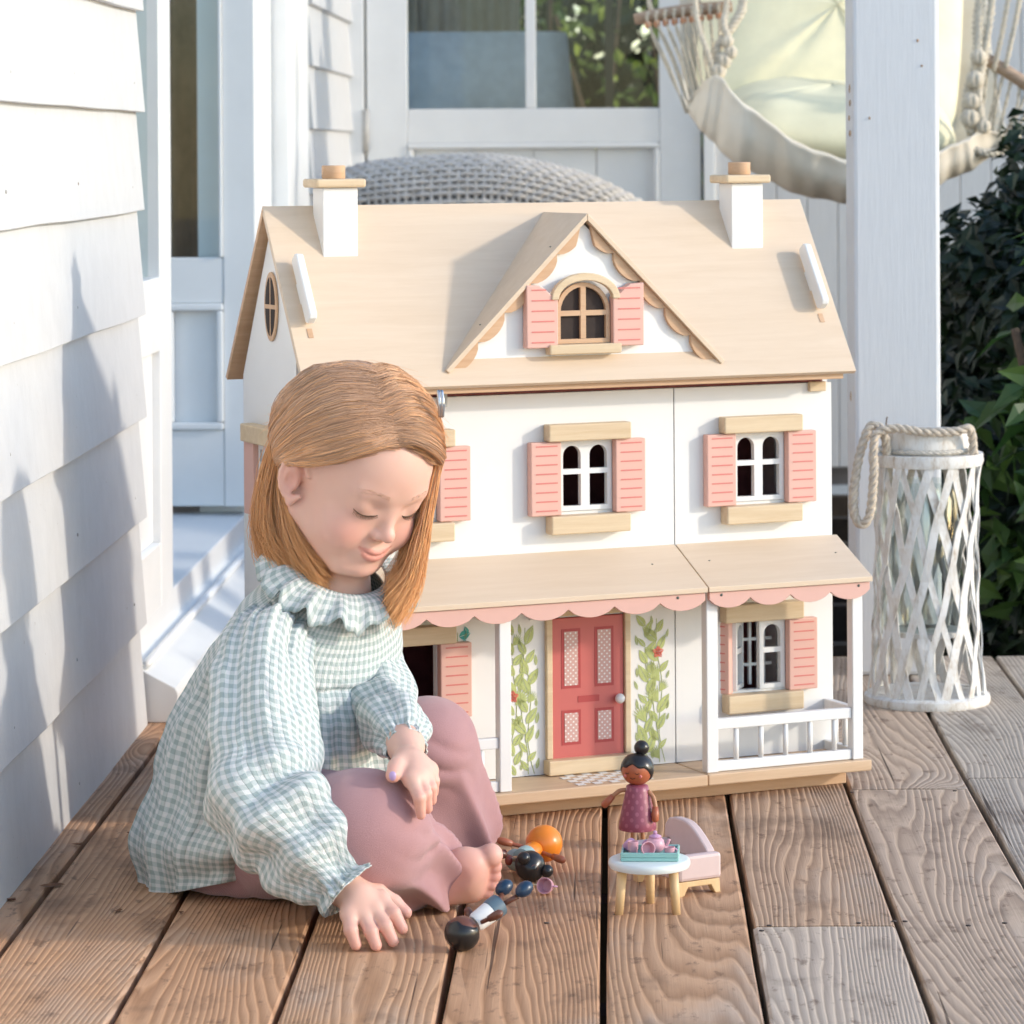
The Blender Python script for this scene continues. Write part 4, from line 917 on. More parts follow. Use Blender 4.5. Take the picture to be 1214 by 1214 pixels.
def arm_mesh(par, pts, sleeve, hand, r=.0024, name='arm'):
    o = MB().tube(smooth_path(pts, 5), r, 8).build(name, sleeve, par, True); a, b = Vector(pts[-2]), Vector(pts[-1]); d = (b - a).normalized()
    MB().tube([b - d * .004, b + d * .004, b + d * .010, b + d * .0125], [.0032, .0042, .0040, .0022], 10).build('hand', hand, o, True); return o
def hair_cap(par, r, cz_, m, front=.35, name='hair'):
    """cap over the back and top of the head, fringe dipping over the brow (face looks to -y)"""
    P = []
    for i in range(33):
        a = 2 * math.pi * i / 32; row = []
        fr_ = max(0, -math.sin(a)); low = -.72 + (front + .72) * fr_ ** .55 + .10 * math.sin(7 * a) * fr_
        for j in range(9):
            s = 1 - (1 - low) * j / 8; s = max(-1, min(1, s)); c_ = math.sqrt(max(0, 1 - s * s)); rr = r * (1.045 + (.02 if 0 < j < 8 else 0) - (.03 if j == 8 else 0)); row.append((rr * c_ * math.cos(a), rr * c_ * math.sin(a), cz_ + rr * s))
        P.append(row)
    return MB().grid(P).build(name, m, par, True)
def face_marks(par, r, cz_, m=None):
    m = m or M['toy_black']
    def on(a, b): return Vector((math.sin(a) * math.cos(b) * r * 1.006, -math.cos(a) * math.cos(b) * r * 1.006, cz_ + math.sin(b) * r * 1.006))
    mb = MB()
    for s in (-1, 1): mb.tube([on(s * .34 + t * .13, -.08 - .07 * (1 - t * t)) for t in np.linspace(-1, 1, 6)], .00035, 5)
    mb.build('eyelids', m, par); MB().tube([on(t * .18, -.40 - .08 * (1 - t * t)) for t in np.linspace(-1, 1, 7)], .00035, 5).build('smile', m, par)
    for s in (-1, 1): MB().sphere(on(s * .55, -.30), (.002, .0009, .002), 8).build('cheek', M['pinkline'], par, True)
# standing doll
p = floor_at(756, 1003)
d1 = empty('wooden_doll', (p[0], p[1], 0), -.35); tag(d1, 'wooden doll with black top bun and spotted plum dress standing by the porch', 'doll')
hd = MB().sphere((0, 0, .0830), .0172, 28).build('head', M['toy_skin'], d1, True); face_marks(hd, .0172, .083)
hr = hair_cap(d1, .0172, .083, M['toy_black']); MB().sphere((.004, .003, .1058), .0082, 20).build('bun', M['toy_black'], hr, True)
MB().lathe([(.0100, .0185), (.0200, .0185), (.0206, .0200), (.0195, .0280), (.0168, .0420), (.0128, .0600), (.0118, .0655), (.0090, .0668), (.002, .067)], 36).build('dress', M['dress'], d1, True, auto=60)
for s in (-1, 1):
    lg = MB().tube([(s * .0058, 0, .0035), (s * .0058, 0, .020)], .0023, 10).build('leg', M['toy_wood'], d1, True); MB().sphere((s * .0058, -.0015, .0030), (.0036, .0050, .0030), 12).build('shoe', M['toy_red'], lg, True)
arm_mesh(d1, [(-.0125, 0, .0600), (-.0200, -.002, .0585), (-.0262, -.004, .0535), (-.0290, -.005, .0505)], M['toy_wood'], M['toy_skin']); arm_mesh(d1, [(.0125, 0, .0600), (.0185, -.001, .0540), (.0215, -.003, .0455), (.0218, -.004, .0405)], M['toy_wood'], M['toy_skin'])
# round table
p = (floor_at(735, 1084) + floor_at(801, 1084)) / 2 + np.array([.002, .016, 0])
tb = empty('toy_table', (p[0], p[1], 0)); tag(tb, 'small round white toy table on three pine legs', 'toy table')
MB().lathe([(.036, .0430), (.0395, .0440), (.0405, .0465), (.0405, .0490), (.0395, .0512), (.0375, .0520), (.002, .0520)], 56).build('table_top', M['table_white'], tb, True, auto=50)
for q in [floor_at(735, 1084), floor_at(771, 1071), floor_at(801, 1084)]:
    x, y = q[0] - p[0], q[1] - p[1]; MB().tube([(x * 1.03, y * 1.03, 0), (x * .92, y * .92, .0428)], [.0042, .0050], 14).build('leg', M['toy_pine'], tb, True)
# tray and tea things
ZT = .0522
ty = empty('toy_tray', (p[0] + .001, p[1] + .003, ZT), -.05); tag(ty, 'teal toy tray on the little white table', 'tray')
MB().box(-.0285, .0285, -.021, .021, 0, .0035).build('bottom', M['toy_teal'], ty, bevel=.0008)
for a in ((-.0285, .0285, -.021, -.0185), (-.0285, .0285, .0185, .021), (-.0285, -.0262, -.0184, .0184), (.0262, .0285, -.0184, .0184)): MB().box(*a, .0036, .0085).build('rim', M['toy_teal'], ty, bevel=.0008)
def cup(name, label, loc, rot, m, s=1., handle=True, h=.0105, grp=None):
    c = empty(name, loc); c.rotation_euler = rot; tag(c, label, 'cup', grp)
    MB().lathe([(.0042 * s, 0), (.0056 * s, .0006), (.0068 * s, h * .5), (.0072 * s, h), (.0064 * s, h), (.0058 * s, h * .5), (.0046 * s, .0016), (.0005, .0014)], 24).build('bowl', m, c, True, auto=60)
    if handle: MB().tube([(.0066 * s + .0034 * s * math.sin(t), 0, h * .5 - h * .28 * math.cos(t)) for t in np.linspace(0, math.pi, 9)], .0010, 6).build('handle', M['toy_lilac'], c, True)
    return c
tz = ZT + .0037; bx, by = p[0], p[1]
cup('toy_jug', 'pale pink toy jug standing at the left of the tray', (bx - .016, by + .000, tz), (0, 0, 2.4), M['toy_pink'], .95, True, .0165)
cup('toy_cup', 'rose toy cup lying on its side at the front of the tray', (bx - .0035, by - .0065, tz + .0085), (1.35, 0, .3), M['toy_pink'], 1.25, False, .012)
cup('toy_cup', 'lilac toy cup tipped over at the left end of the tray', (bx - .0225, by + .008, tz + .007), (0, 1.4, 1.0), M['toy_lilac'], 1.05, False, .013)
cup('toy_cup', 'small pale cup with a handle at the right end of the tray', (bx + .020, by - .006, tz), (0, 0, .2), M['toy_pink'], .95)
tp_ = empty('toy_teapot', (bx + .006, by + .009, tz)); tag(tp_, 'pink toy teapot with a knobbed lid at the back of the tray', 'teapot')
MB().lathe([(.0060, 0), (.0105, .003), (.0125, .009), (.0110, .0155), (.0070, .0190), (.0005, .0192)], 28).build('body', M['toy_pink'], tp_, True, auto=60); ld = MB().lathe([(.0080, .0192), (.0078, .0208), (.0030, .0230), (.0005, .0232)], 20).build('lid', M['toy_lilac'], tp_, True); MB().sphere((0, 0, .0250), .0027, 12).build('knob', M['toy_lilac'], ld, True)
MB().tube(smooth_path([(.011, 0, .007), (.0155, 0, .010), (.018, 0, .0165)], 4), .0019, 8).build('spout', M['toy_pink'], tp_, True); MB().tube([(-.0105 - .0052 * math.sin(t), 0, .0095 - .0052 * math.cos(t)) for t in np.linspace(0, math.pi, 9)], .0012, 6).build('handle', M['toy_lilac'], tp_, True)
for o_ in C.objects:
    if o_.type == 'EMPTY' and o_.name.split('.')[0] in ('toy_jug', 'toy_cup', 'toy_teapot'): o_.scale = (.78, .78, .78); o_.location.z = tz + (o_.location.z - tz) * .78
# little sofa
q = floor_at(834, 1061); sf = empty('toy_sofa', (q[0], q[1], 0), .52); tag(sf, 'mauve toy sofa on wooden feet behind the round table', 'toy sofa')
X0, X1, Ln = -.0285, .0185, .098
MB().box(X0 + .002, X1 - .0005, .0125, Ln - .0125, .0150, .0285).build('seat', M['toy_mauve'], sf, bevel=.002)
for y in (.0, Ln - .012): MB().box(X0, X1 + .0035, y, y + .012, .0150, .0410).build('arm', M['toy_mauve'], sf, bevel=.0035)
prof = [(.012, .0290), (.0122, .0412)] + [(.012 + .050 * t, .0412 + .0235 * math.sin(math.pi / 2 * t)) for t in np.linspace(.08, 1, 10)] + [(.075, .0645), (.088, .0620), (Ln - .002, .0540), (Ln - .001, .0412), (Ln - .0125, .0412), (Ln - .0125, .0290)]
MB().prism(prof, X1 - .007, X1 + .003, lambda a, b, t: (t, a, b)).build('backrest', M['toy_mauve'], sf, bevel=.002)
for y in (.002, Ln - .014): MB().prism([(X0 + .001, .0), (X0 + .007, .0), (X0 + .012, .009), (X1 - .008, .009), (X1 - .003, .0), (X1 + .003, .0), (X1 + .002, .0147), (X0, .0147)], y, y + .010, lambda a, b, t: (a, t, b)).build('foot', M['toy_pine'], sf, bevel=.0008)
# dolls lying by the child's foot
def lying(name, label, head_px, dir_px, hair, skin, body, bodym2, leg, shoe, rx=.0165, roll_=0., arms=True, buns=False, armspread=.5, face_up=True, hz=.0165, bigboots=False, headm=None, ez=None):
    h = floor_at(*head_px, hz); e = floor_at(*dir_px, ez if ez else hz * .75); ax = Vector(e - h).normalized(); root = empty(name, tuple(h)); tag(root, label, 'doll')
    z = -ax; up = Vector((0, 0, 1)); yb = -(up - z * up.dot(z)).normalized(); xb = yb.cross(z)      # local z: to the crown, local -y: face
    R_ = Matrix((xb, yb, z)).transposed().to_4x4() @ Matrix.Rotation(roll_, 4, 'Z'); root.rotation_euler = R_.to_euler()
    hd = MB().sphere((0, 0, 0), rx, 26).build('head', headm or skin, root, True)
    if hair: hr = hair_cap(root, rx, 0, hair, .25)
    if buns:
        for s in (-1, 1): MB().sphere((s * rx * .95, .004, rx * .75), .0068, 16).build('bun', hair, hr, True)
    bz = -rx + .001
    MB().lathe([(.0002, bz), (.0078, bz - .0005), (.0095, bz - .004), (.0102, bz - .020)], 24).build('shirt', body, root, True, auto=60); MB().lathe([(.0106, bz - .0202), (.0112, bz - .0245), (.0108, bz - .0330), (.0070, bz - .0345), (.0002, bz - .0347)], 24).build('shorts', bodym2, root, True, auto=60)
    for s in (-1, 1):
        sp_ = .006 + (.0085 if bigboots else .002)
        l = MB().tube([(s * .0052, 0, bz - .033), (s * sp_, -.001, bz - .047)], .0026, 8).build('leg', leg, root, True)
        if bigboots: MB().sphere((s * (sp_ + .0035), -.004, bz - .0545), (.0072, .0072, .0098), 16).build('boot', shoe, l, True)
        else: MB().sphere((s * sp_, -.001, bz - .0480), (.0042, .0055, .0038), 12).build('shoe', shoe, l, True)
        if arms: arm_mesh(root, [(s * .0085, 0, bz - .004), (s * (.0135 + .004 * armspread), -.001, bz - .007), (s * (.0165 + .012 * armspread), -.002, bz - .010)], skin, skin, .0022)
    return root
lying('wooden_doll', 'wooden doll with navy boots and white striped shirt lying beside the foot', (548, 1106), (590, 1074), M['toy_black'], M['toy_skin2'], M['toy_white'], M['toy_blue'], M['toy_skin2'], M['toy_navy'], .0160, .15, bigboots=True, armspread=.30, hz=.0165, ez=.036)
lying('wooden_doll', 'black haired wooden doll with two buns and teal clothes lying by the toes', (628, 1027), (588, 1008), M['toy_black'], M['toy_skin2'], M['toy_teal2'], M['toy_teal2'], M['toy_red'], M['toy_red'], .0152, 2.6, buns=True, armspread=.55, hz=.0158)
lying('wooden_doll', 'wooden doll with a large glossy orange head lying behind the two bun doll', (645, 1000), (618, 1019), None, M['toy_skin'], M['toy_orange'], M['toy_teal2'], M['toy_wood'], M['toy_red'], .0195, .2, armspread=.9, hz=.0262, headm=M['toy_orange'])
c = floor_at(650, 1050, .008); cc_ = cup('toy_cup', 'rose toy cup lying on the planks in front of the dolls', tuple(c), (1.35, 0, -.35), M['toy_pink'], 1.15, True, .0115); cc_.location.z = .0078
M['twig'] = plain('straw', (.45, .36, .24), .8, .2)
g1 = floor_at(617, 1053); tw_ = MB().tube(smooth_path([(0, 0, .0012), (.012, .003, .003), (.024, .001, .0012)], 5), .0009, 5).build('straw_bit', M['twig']); tw_.location = (g1[0], g1[1], 0); tag(tw_, 'short pale straw on the plank beside the rose cup', 'straw')
# ------------------------------------------------------------------ the child
def smin(a, b, k):
    h = np.clip(.5 + .5 * (b - a) / k, 0, 1); return b + (a - b) * h - k * h * (1 - h)
def smax(a, b, k): return -smin(-a, -b, k)
def sd_ell(P, c, r, R_=None):
    q = P - np.asarray(c, np.float32)
    if R_ is not None: q = q @ np.asarray(R_, np.float32)
    r = np.asarray(r, np.float32); k0 = np.linalg.norm(q / r, axis=-1); k1 = np.linalg.norm(q / (r * r), axis=-1)
    return k0 * (k0 - 1) / (k1 + 1e-9)
def sd_cap(P, a, b, ra, rb):
    a = np.asarray(a, np.float32); b = np.asarray(b, np.float32); ba = b - a; pa = P - a
    h = np.clip((pa @ ba) / (ba @ ba + 1e-12), 0, 1); return np.linalg.norm(pa - h[..., None] * ba, axis=-1) - (ra + (rb - ra) * h)
def chain(P, pts, rs, k=.004):
    d = None
    for i in range(len(pts) - 1):
        e = sd_cap(P, pts[i], pts[i + 1], rs[i], rs[i + 1]); d = e if d is None else smin(d, e, k)
    return d
def nets(fn, lo, hi, h):
    """surface nets: quad mesh of fn = 0"""
    ax = [np.arange(lo[i], hi[i] + h, h, dtype=np.float32) for i in range(3)]; n = [len(a) for a in ax]
    G = np.stack(np.meshgrid(*ax, indexing='ij'), -1); D = fn(G.reshape(-1, 3)).reshape(n).astype(np.float32); s = D < 0
    corner = [(i, j, k) for i in (0, 1) for j in (0, 1) for k in (0, 1)]
    sl = lambda o: tuple(slice(o[a], n[a] - 1 + o[a]) for a in range(3))
    cnt = sum(s[sl(o)].astype(np.int8) for o in corner); act = (cnt > 0) & (cnt < 8); idx = np.full(act.shape, -1, np.int64); cells = np.argwhere(act); idx[act] = np.arange(len(cells))
    acc = np.zeros((len(cells), 3)); wt = np.zeros(len(cells)); c0 = cells.T
    for ia, a in enumerate(corner):
        for b in corner[ia + 1:]:
            if sum(abs(x - y) for x, y in zip(a, b)) != 1: continue
            da = D[c0[0] + a[0], c0[1] + a[1], c0[2] + a[2]]; db = D[c0[0] + b[0], c0[1] + b[1], c0[2] + b[2]]; m = (da < 0) != (db < 0)
            t = np.where(m, da / np.where(m, da - db, 1), 0)[:, None]; p = np.array(a) + t * (np.array(b) - np.array(a)); acc += np.where(m[:, None], p, 0); wt += m
    V = (cells + acc / wt[:, None]) * h + np.asarray(lo); F_ = []
    for d in range(3):
        e = [0, 0, 0]; e[d] = 1; s0 = s[tuple(slice(0, n[a] - e[a]) for a in range(3))]; s1 = s[tuple(slice(e[a], n[a]) for a in range(3))]
        u, v = [(1, 2), (2, 0), (0, 1)][d]; ch_ = np.argwhere(s0 != s1); ok = (ch_[:, u] > 0) & (ch_[:, v] > 0) & (ch_[:, u] < n[u] - 1) & (ch_[:, v] < n[v] - 1); ch_ = ch_[ok]
        flip = s0[ch_[:, 0], ch_[:, 1], ch_[:, 2]]; q = []
        for du, dv_ in ((1, 1), (0, 1), (0, 0), (1, 0)):
            o = ch_.copy(); o[:, u] -= du; o[:, v] -= dv_; q.append(idx[o[:, 0], o[:, 1], o[:, 2]])
        q = np.stack(q, 1); q[~flip] = q[~flip][:, ::-1]; F_.append(q)
    return V, np.concatenate(F_)
def bounds(pts, pad): p = np.array(pts); return p.min(0) - pad, p.max(0) + pad

# ---- head pose
HSC = .955
Y_, P_, R__ = math.radians(40), math.radians(26), math.radians(-5.5)
fw_ = np.array([math.cos(P_) * math.sin(Y_), -math.cos(P_) * math.cos(Y_), -math.sin(P_)]); l0 = np.array([math.cos(Y_), math.sin(Y_), 0]); u0_ = np.cross(l0, fw_); u0_ = u0_ if u0_[2] > 0 else -u0_
HL = math.cos(R__) * l0 + math.sin(R__) * u0_; HU = -math.sin(R__) * l0 + math.cos(R__) * u0_; HF = fw_
HC = W3(420, 553, 3.44); HB = np.stack([HL, HF, HU], 1)
def h2w(p): return np.asarray(p) * HSC @ HB.T + HC
def w2h(p): return (np.asarray(p) - HC) @ HB / HSC
neck_base = w2h(W3(398, 728, 3.47))
def head_base(P):
    e = lambda c, r, R_=None: sd_ell(P, c, r, R_)
    d = e((0, -.006, .022), (.0715, .0885, .0765))
    d = smin(d, e((0, .036, .022), (.054, .047, .050)), .02)                     # forehead
    d = smin(d, e((0, .030, -.030), (.0565, .046, .055)), .025)                  # face
    for s in (-1, 1):
        d = smin(d, e((s * .0330, .0510, -.0450), (.0242, .0238, .0258)), .016)  # cheeks
        d = smin(d, sd_cap(P, (s * .050, .002, -.048), (s * .020, .052, -.084), .0170, .0145), .020)   # jaw
    d = smin(d, e((0, .0610, -.0835), (.0175, .0155, .0135)), .014)              # chin
    d = smin(d, e((0, .0650, -.0600), (.0230, .0160, .0155)), .010)              # muzzle
    for s in (-1, 1):
        d = smax(d, -e((s * .0300, .0925, -.0035), (.0165, .0165, .0100)), .012)  # sockets
        d = smin(d, e((s * .0300, .0640, -.0070), (.0155, .0128, .0120)), .0045)  # closed lids
        d = smin(d, sd_cap(P, (s * .016, .0755, .0080), (s * .040, .0670, .0085), .0040, .0036), .016)    # brow
    d = smin(d, sd_cap(P, (0, .0770, -.0090), (0, .0850, -.0310), .0052, .0062), .009)     # nose bridge
    d = smin(d, e((0, .0875, -.0345), (.0080, .0078, .0072)), .006)              # tip
    for s in (-1, 1):
        d = smin(d, e((s * .0088, .0805, -.0372), (.0058, .0066, .0054)), .004)
        d = smax(d, -e((s * .0050, .0870, -.0420), (.0026, .0032, .0022)), .002)
    # ears
    for s in (-1, 1):
        c = np.array([s * .0700, .0010, -.0150]); th = np.linspace(-2.35, 2.75, 14)
        pl = [c + np.array([s * (.0048 + .0072 * math.cos(t)), -.0140 * math.cos(t) - .003 * math.sin(t), .0235 * math.sin(t) * (1.05 if t > 0 else .92)]) for t in th]
        d = smin(d, sd_cap(P, c + [s * .0015, -.004, .009], c + [s * .0015, -.003, -.009], .0085, .0085) + .0015, .005); d = smin(d, chain(P, pl, [.0030] + [.0034] * 12 + [.0030], .002), .0030)
        an = [c + np.array([s * (.0055 + .0040 * math.cos(t)), -.0085 * math.cos(t), .0140 * math.sin(t)]) for t in np.linspace(-1.7, 1.5, 8)]; d = smin(d, chain(P, an, [.0022] * 8, .002), .0030)
        d = smin(d, e(c + [s * .0030, .0035, -.0250], (.0040, .0062, .0070)), .004)
        d = smax(d, -e(c + [s * .0090, .0015, -.0035], (.0062, .0058, .0088)), .004)
    d = smin(d, sd_cap(P, (0, -.020, -.045), neck_base, .036, .040), .022)       # neck
    return d
def snap_to(fn, p):
    """drop a local point onto the surface along +forward"""
    ff = np.linspace(p[1] - .03, p[1] + .03, 121, dtype=np.float32); Q = np.stack([np.full(121, p[0]), ff, np.full(121, p[2])], 1).astype(np.float32); k = np.argmax(fn(Q) > 0); return np.array([p[0], ff[k], p[2]])
_m = lambda l, u, df=0.: snap_to(head_base, (l, .07, u)) + np.array([0, df, 0])
MW = .0210
crease = [_m(l, -.0622 + .0072 * (l / MW) ** 2, .0004) for l in np.linspace(-MW, MW, 9)]
lip_up = [_m(l * .92, -.0590 + .0048 * (l / MW) ** 2 - (.0006 if abs(l) < .002 else 0), -.0012 - .0010 * (l / MW) ** 2) for l in np.linspace(-MW, MW, 9)]
lip_lo = [_m(l * .86, -.0662 + .0080 * (l / MW) ** 2, -.0016 - .0012 * (l / MW) ** 2) for l in np.linspace(-MW, MW, 9)]
prof_up = [.0008 + .0014 * (1 - abs(x) ** 1.5) for x in np.linspace(-1, 1, 9)]; prof_lo = [.0008 + .0023 * (1 - x * x) for x in np.linspace(-1, 1, 9)]
def head_fn(P):
    d = head_base(P); near_ = (np.abs(P[:, 0]) < .034) & (P[:, 1] > .045) & (np.abs(P[:, 2] + .06) < .022); Q = P[near_]
    if len(Q):
        e = smin(d[near_], chain(Q, lip_up, prof_up, .002), .0032); e = smin(e, chain(Q, lip_lo, prof_lo, .002), .0036)
        d[near_] = smax(e, -chain(Q, crease, [.0016] + [.0013] * 7 + [.0016], .001), .0014)
    return d
hv_, hf_ = nets(head_fn, (-.092, -.105, -.155), (.092, .108, .108), .0018)
hv_loc = hv_.copy()
def blob(P, c, r): return np.exp(-(np.linalg.norm((P - np.asarray(c)) / np.asarray(r), axis=1) ** 2))
SK = np.array([.74, .465, .37])
def head_col(P):
    col = np.repeat(SK[None], len(P), 0); bl = np.zeros(len(P)); ear = np.zeros(len(P)); lipm = np.zeros(len(P))
    for s in (-1, 1): bl += .75 * blob(P, (s * .038, .064, -.040), (.020, .03, .019)); ear += blob(P, (s * .076, .001, -.016), (.012, .02, .027))
    bl += .45 * blob(P, (0, .094, -.035), (.010, .012, .010)); bl += .25 * blob(P, (0, .07, -.085), (.02, .02, .012))
    Pf = P.astype(np.float32); dl = np.minimum(chain(Pf, lip_up, prof_up), chain(Pf, lip_lo, prof_lo)); dl = np.minimum(dl, chain(Pf, crease, [.0012] * 9))
    lipm = np.clip(1 - (dl - .0002) / .0012, 0, 1) * (P[:, 1] > .05)
    lid = blob(P, (-.030, .077, -.009), (.013, .02, .009)) + blob(P, (.030, .077, -.009), (.013, .02, .009))
    cr = np.clip(bl + .6 * ear, 0, 1)[:, None]; col = col * (1 - cr) + np.array([.72, .34, .28]) * cr
    col = col * (1 - .30 * lid[:, None]) + np.array([.62, .36, .29]) * .30 * lid[:, None]
    return col * (1 - .62 * lipm[:, None]) + np.array([.56, .17, .145]) * .62 * lipm[:, None]
body_V, body_F, body_C, off = [], [], [], 0
def add_body(V, F_, col):
    global off
    body_V.append(V); body_F.append(F_ + off); body_C.append(col); off += len(V)
add_body(h2w(hv_), hf_, head_col(hv_))
# ---- limbs' key points (photo pixel + depth -> world)
K = lambda x, y, Y: W3(x, y, Y)
shR, elR, wrR = K(302, 752, 3.37), K(318, 945, 3.27), K(405, 1050, 3.215)
shL, elL, wrL = K(425, 765, 3.56), K(463, 834, 3.465), K(481, 884, 3.315)
def skin_col(V, tips=(), pale=1.):
    col = np.repeat(SK[None] * pale, len(V), 0)
    for t, r in tips:
        b = np.clip(blob(V, t, (r, r, r)) * .75, 0, 1)[:, None]; col = col * (1 - b) + np.array([.72, .33, .27]) * b
    return col
def hand(wr, palm, knuckles, mids, tips, thumb, fr_=.0066, arm_from=None, palm_r=(.0125, .0135)):
    kn = np.mean(knuckles, 0)
    def fn(P):
        d = sd_cap(P, wr, palm, .0165, palm_r[0] + .003)
        for q in knuckles: d = smin(d, sd_cap(P, palm, q, palm_r[1], .0092), .008)
        if arm_from is not None: d = smin(d, sd_cap(P, arm_from, wr, .022, .0168), .01)
        f = None
        for q, m_, t in zip(knuckles, mids, tips):
            c = chain(P, [q, m_, t], [fr_ * 1.12, fr_ * 1.02, fr_ * .84], .002); f = c if f is None else smin(f, c, .0013)
        d = smin(d, f, .004); return smin(d, chain(P, thumb, [.0100, .0082, .0074, .0062][:len(thumb)], .003), .005)
    pts = [wr, palm, *knuckles, *mids, *tips, *thumb] + ([arm_from] if arm_from is not None else []); lo, hi = bounds(pts, .026)
    V, F_ = nets(fn, lo, hi, .0015); add_body(V, F_, skin_col(V, [(t, .010) for t in tips] + [(thumb[-1], .010)] + [(q, .007) for q in mids]))
# right hand reaching down to the planks
hand(wrR, K(424, 1066, 3.205), [K(451, 1066, 3.205), K(444, 1078, 3.195), K(430, 1084, 3.190), K(414, 1083, 3.188)],
     [K(467, 1083, 3.192), K(457, 1098, 3.180), K(440, 1105, 3.174), K(416, 1103, 3.172)], [K(477, 1101, 3.190), K(466, 1116, 3.178), K(446, 1121, 3.170), K(422, 1120, 3.170)],
     [K(424, 1056, 3.212), K(448, 1058, 3.222), K(467, 1070, 3.224), K(481, 1082, 3.222)], arm_from=wrR + (elR - wrR) * .5)
# left hand resting over the knee
hand(wrL, K(487, 906, 3.272), [K(488, 924, 3.240), K(497, 922, 3.246), K(504, 918, 3.258), K(509, 913, 3.272)],
     [K(497, 946, 3.224), K(505, 941, 3.232), K(511, 934, 3.246), K(514, 926, 3.262)], [K(499, 966, 3.228), K(507, 959, 3.236), K(512, 949, 3.250), K(514, 940, 3.266)],
     [K(479, 899, 3.275), K(470, 909, 3.250), K(466, 919, 3.235)], fr_=.0058, palm_r=(.0110, .0115), arm_from=wrL + (elL - wrL) * .4)
# right foot, sole turned to the camera
FY = 3.345
heel, ball = K(508, 1044, 3.365), K(553, 1035, FY)
toes = [(K(566, 1019, FY - .002), K(582, 1014, FY - .004), .0125, .0120), (K(572, 1028, FY + .002), K(586, 1027, FY), .0080, .0078), (K(572, 1038, FY + .003), K(586, 1038, FY + .002), .0074, .0072), (K(570, 1047, FY + .004), K(583, 1048, FY + .003), .0070, .0068), (K(566, 1056, FY + .006), K(578, 1058, FY + .005), .0066, .0062)]
def foot_fn(P):
    d = sd_cap(P, heel, ball, .0250, .0225); d = smin(d, sd_cap(P, K(520, 1052, FY + .005), K(560, 1052, FY + .008), .0165, .0150), .012); d = smin(d, sd_ell(P, K(552, 1024, FY - .010), (.021, .013, .0165)), .010)
    d = smin(d, sd_cap(P, heel, K(478, 1030, 3.36), .024, .027), .01); d = smax(d, -sd_ell(P, K(538, 1050, FY - .038), (.017, .014, .015)), .010)
    f = None
    for a, b, ra, rb in toes:
        c = sd_cap(P, a, b, ra * .85, rb); f = c if f is None else smin(f, c, .0012)
    return smin(d, f, .0035)
lo, hi = bounds([heel, ball, K(478, 1030, 3.36)] + [t[1] for t in toes], .032); V, F_ = nets(foot_fn, lo, hi, .0015)
add_body(V, F_, skin_col(V, [(t[1], .013) for t in toes] + [(K(550, 1030, FY - .02), .02), (K(520, 1055, FY - .02), .016)]))
# trunk and limbs inside the clothes
hipR, knR, anR = K(285, 985, 3.50), K(434, 990, 3.265), K(507, 1038, 3.365)
hipL, knL, anL = K(375, 960, 3.64), K(506, 884, 3.53), K(532, 990, 3.58)
pelvis = (hipR + hipL) / 2; chest = K(375, 800, 3.50)
def trunk_fn(P):
    d = sd_cap(P, pelvis, chest, .060, .065); d = smin(d, sd_cap(P, chest, K(393, 745, 3.47), .05, .034), .03); d = smin(d, chain(P, [shR + np.array([.02, .02, -.012]), elR, wrR], [.020, .022, .018], .01), .015); d = smin(d, chain(P, [shL, elL, wrL], [.022, .020, .017], .01), .015)
    d = smin(d, chain(P, [hipR, knR, anR], [.045, .035, .024], .01), .02); return smin(d, chain(P, [hipL, knL, anL], [.045, .035, .024], .01), .02)
lo, hi = bounds([pelvis, chest, shR, elR, wrR, shL, elL, wrL, hipR, knR, anR, hipL, knL, anL, K(395, 715, 3.48)], .07); V, F_ = nets(trunk_fn, lo, hi, .006); add_body(V, F_, skin_col(V))
BV = np.concatenate(body_V); BF = np.concatenate(body_F); BC = np.concatenate(body_C)
GO = np.array([pelvis[0], pelvis[1], 0.])
me = bpy.data.meshes.new('person'); me.from_pydata((BV - GO).tolist(), [], BF.tolist()); me.update()
ca = me.color_attributes.new('skin', 'FLOAT_COLOR', 'POINT'); ca.data.foreach_set('color', np.concatenate([BC, np.ones((len(BC), 1))], 1).astype(np.float32).ravel())
def skin_mat():
    t = NT('skin'); a = t.new('VertexColor'); a.layer_name = 'skin'; v = t.coord('Object'); n = t.noise(v, 900, 3, .7); big = t.noise(v, 55, 4, .6)
    c = t.mix(t.math('MULTIPLY', big, .24), a.outputs[0], (.67, .33, .25)); t.base(c); t.rough(.46); t.b.inputs['Specular IOR Level'].default_value = .38
    t.b.inputs['Subsurface Weight'].default_value = .22; t.b.inputs['Subsurface Radius'].default_value = (1, .35, .2); t.b.inputs['Subsurface Scale'].default_value = .006
    t.bump(n, .10, .0005); return t.m
M['skin'] = skin_mat()
girl = link('person', me, M['skin'], None, True); girl.location = tuple(GO); tag(girl, 'small child in gingham blouse and pink trousers sitting on the deck looking down at toys', 'person')
sm_ = girl.modifiers.new('smooth', 'SMOOTH'); sm_.factor = .5; sm_.iterations = 2
def gchild(mb, name, m, smooth=True):
    mb.v = [tuple(np.array(p) - GO) for p in mb.v]; return mb.build(name, m, girl, smooth)
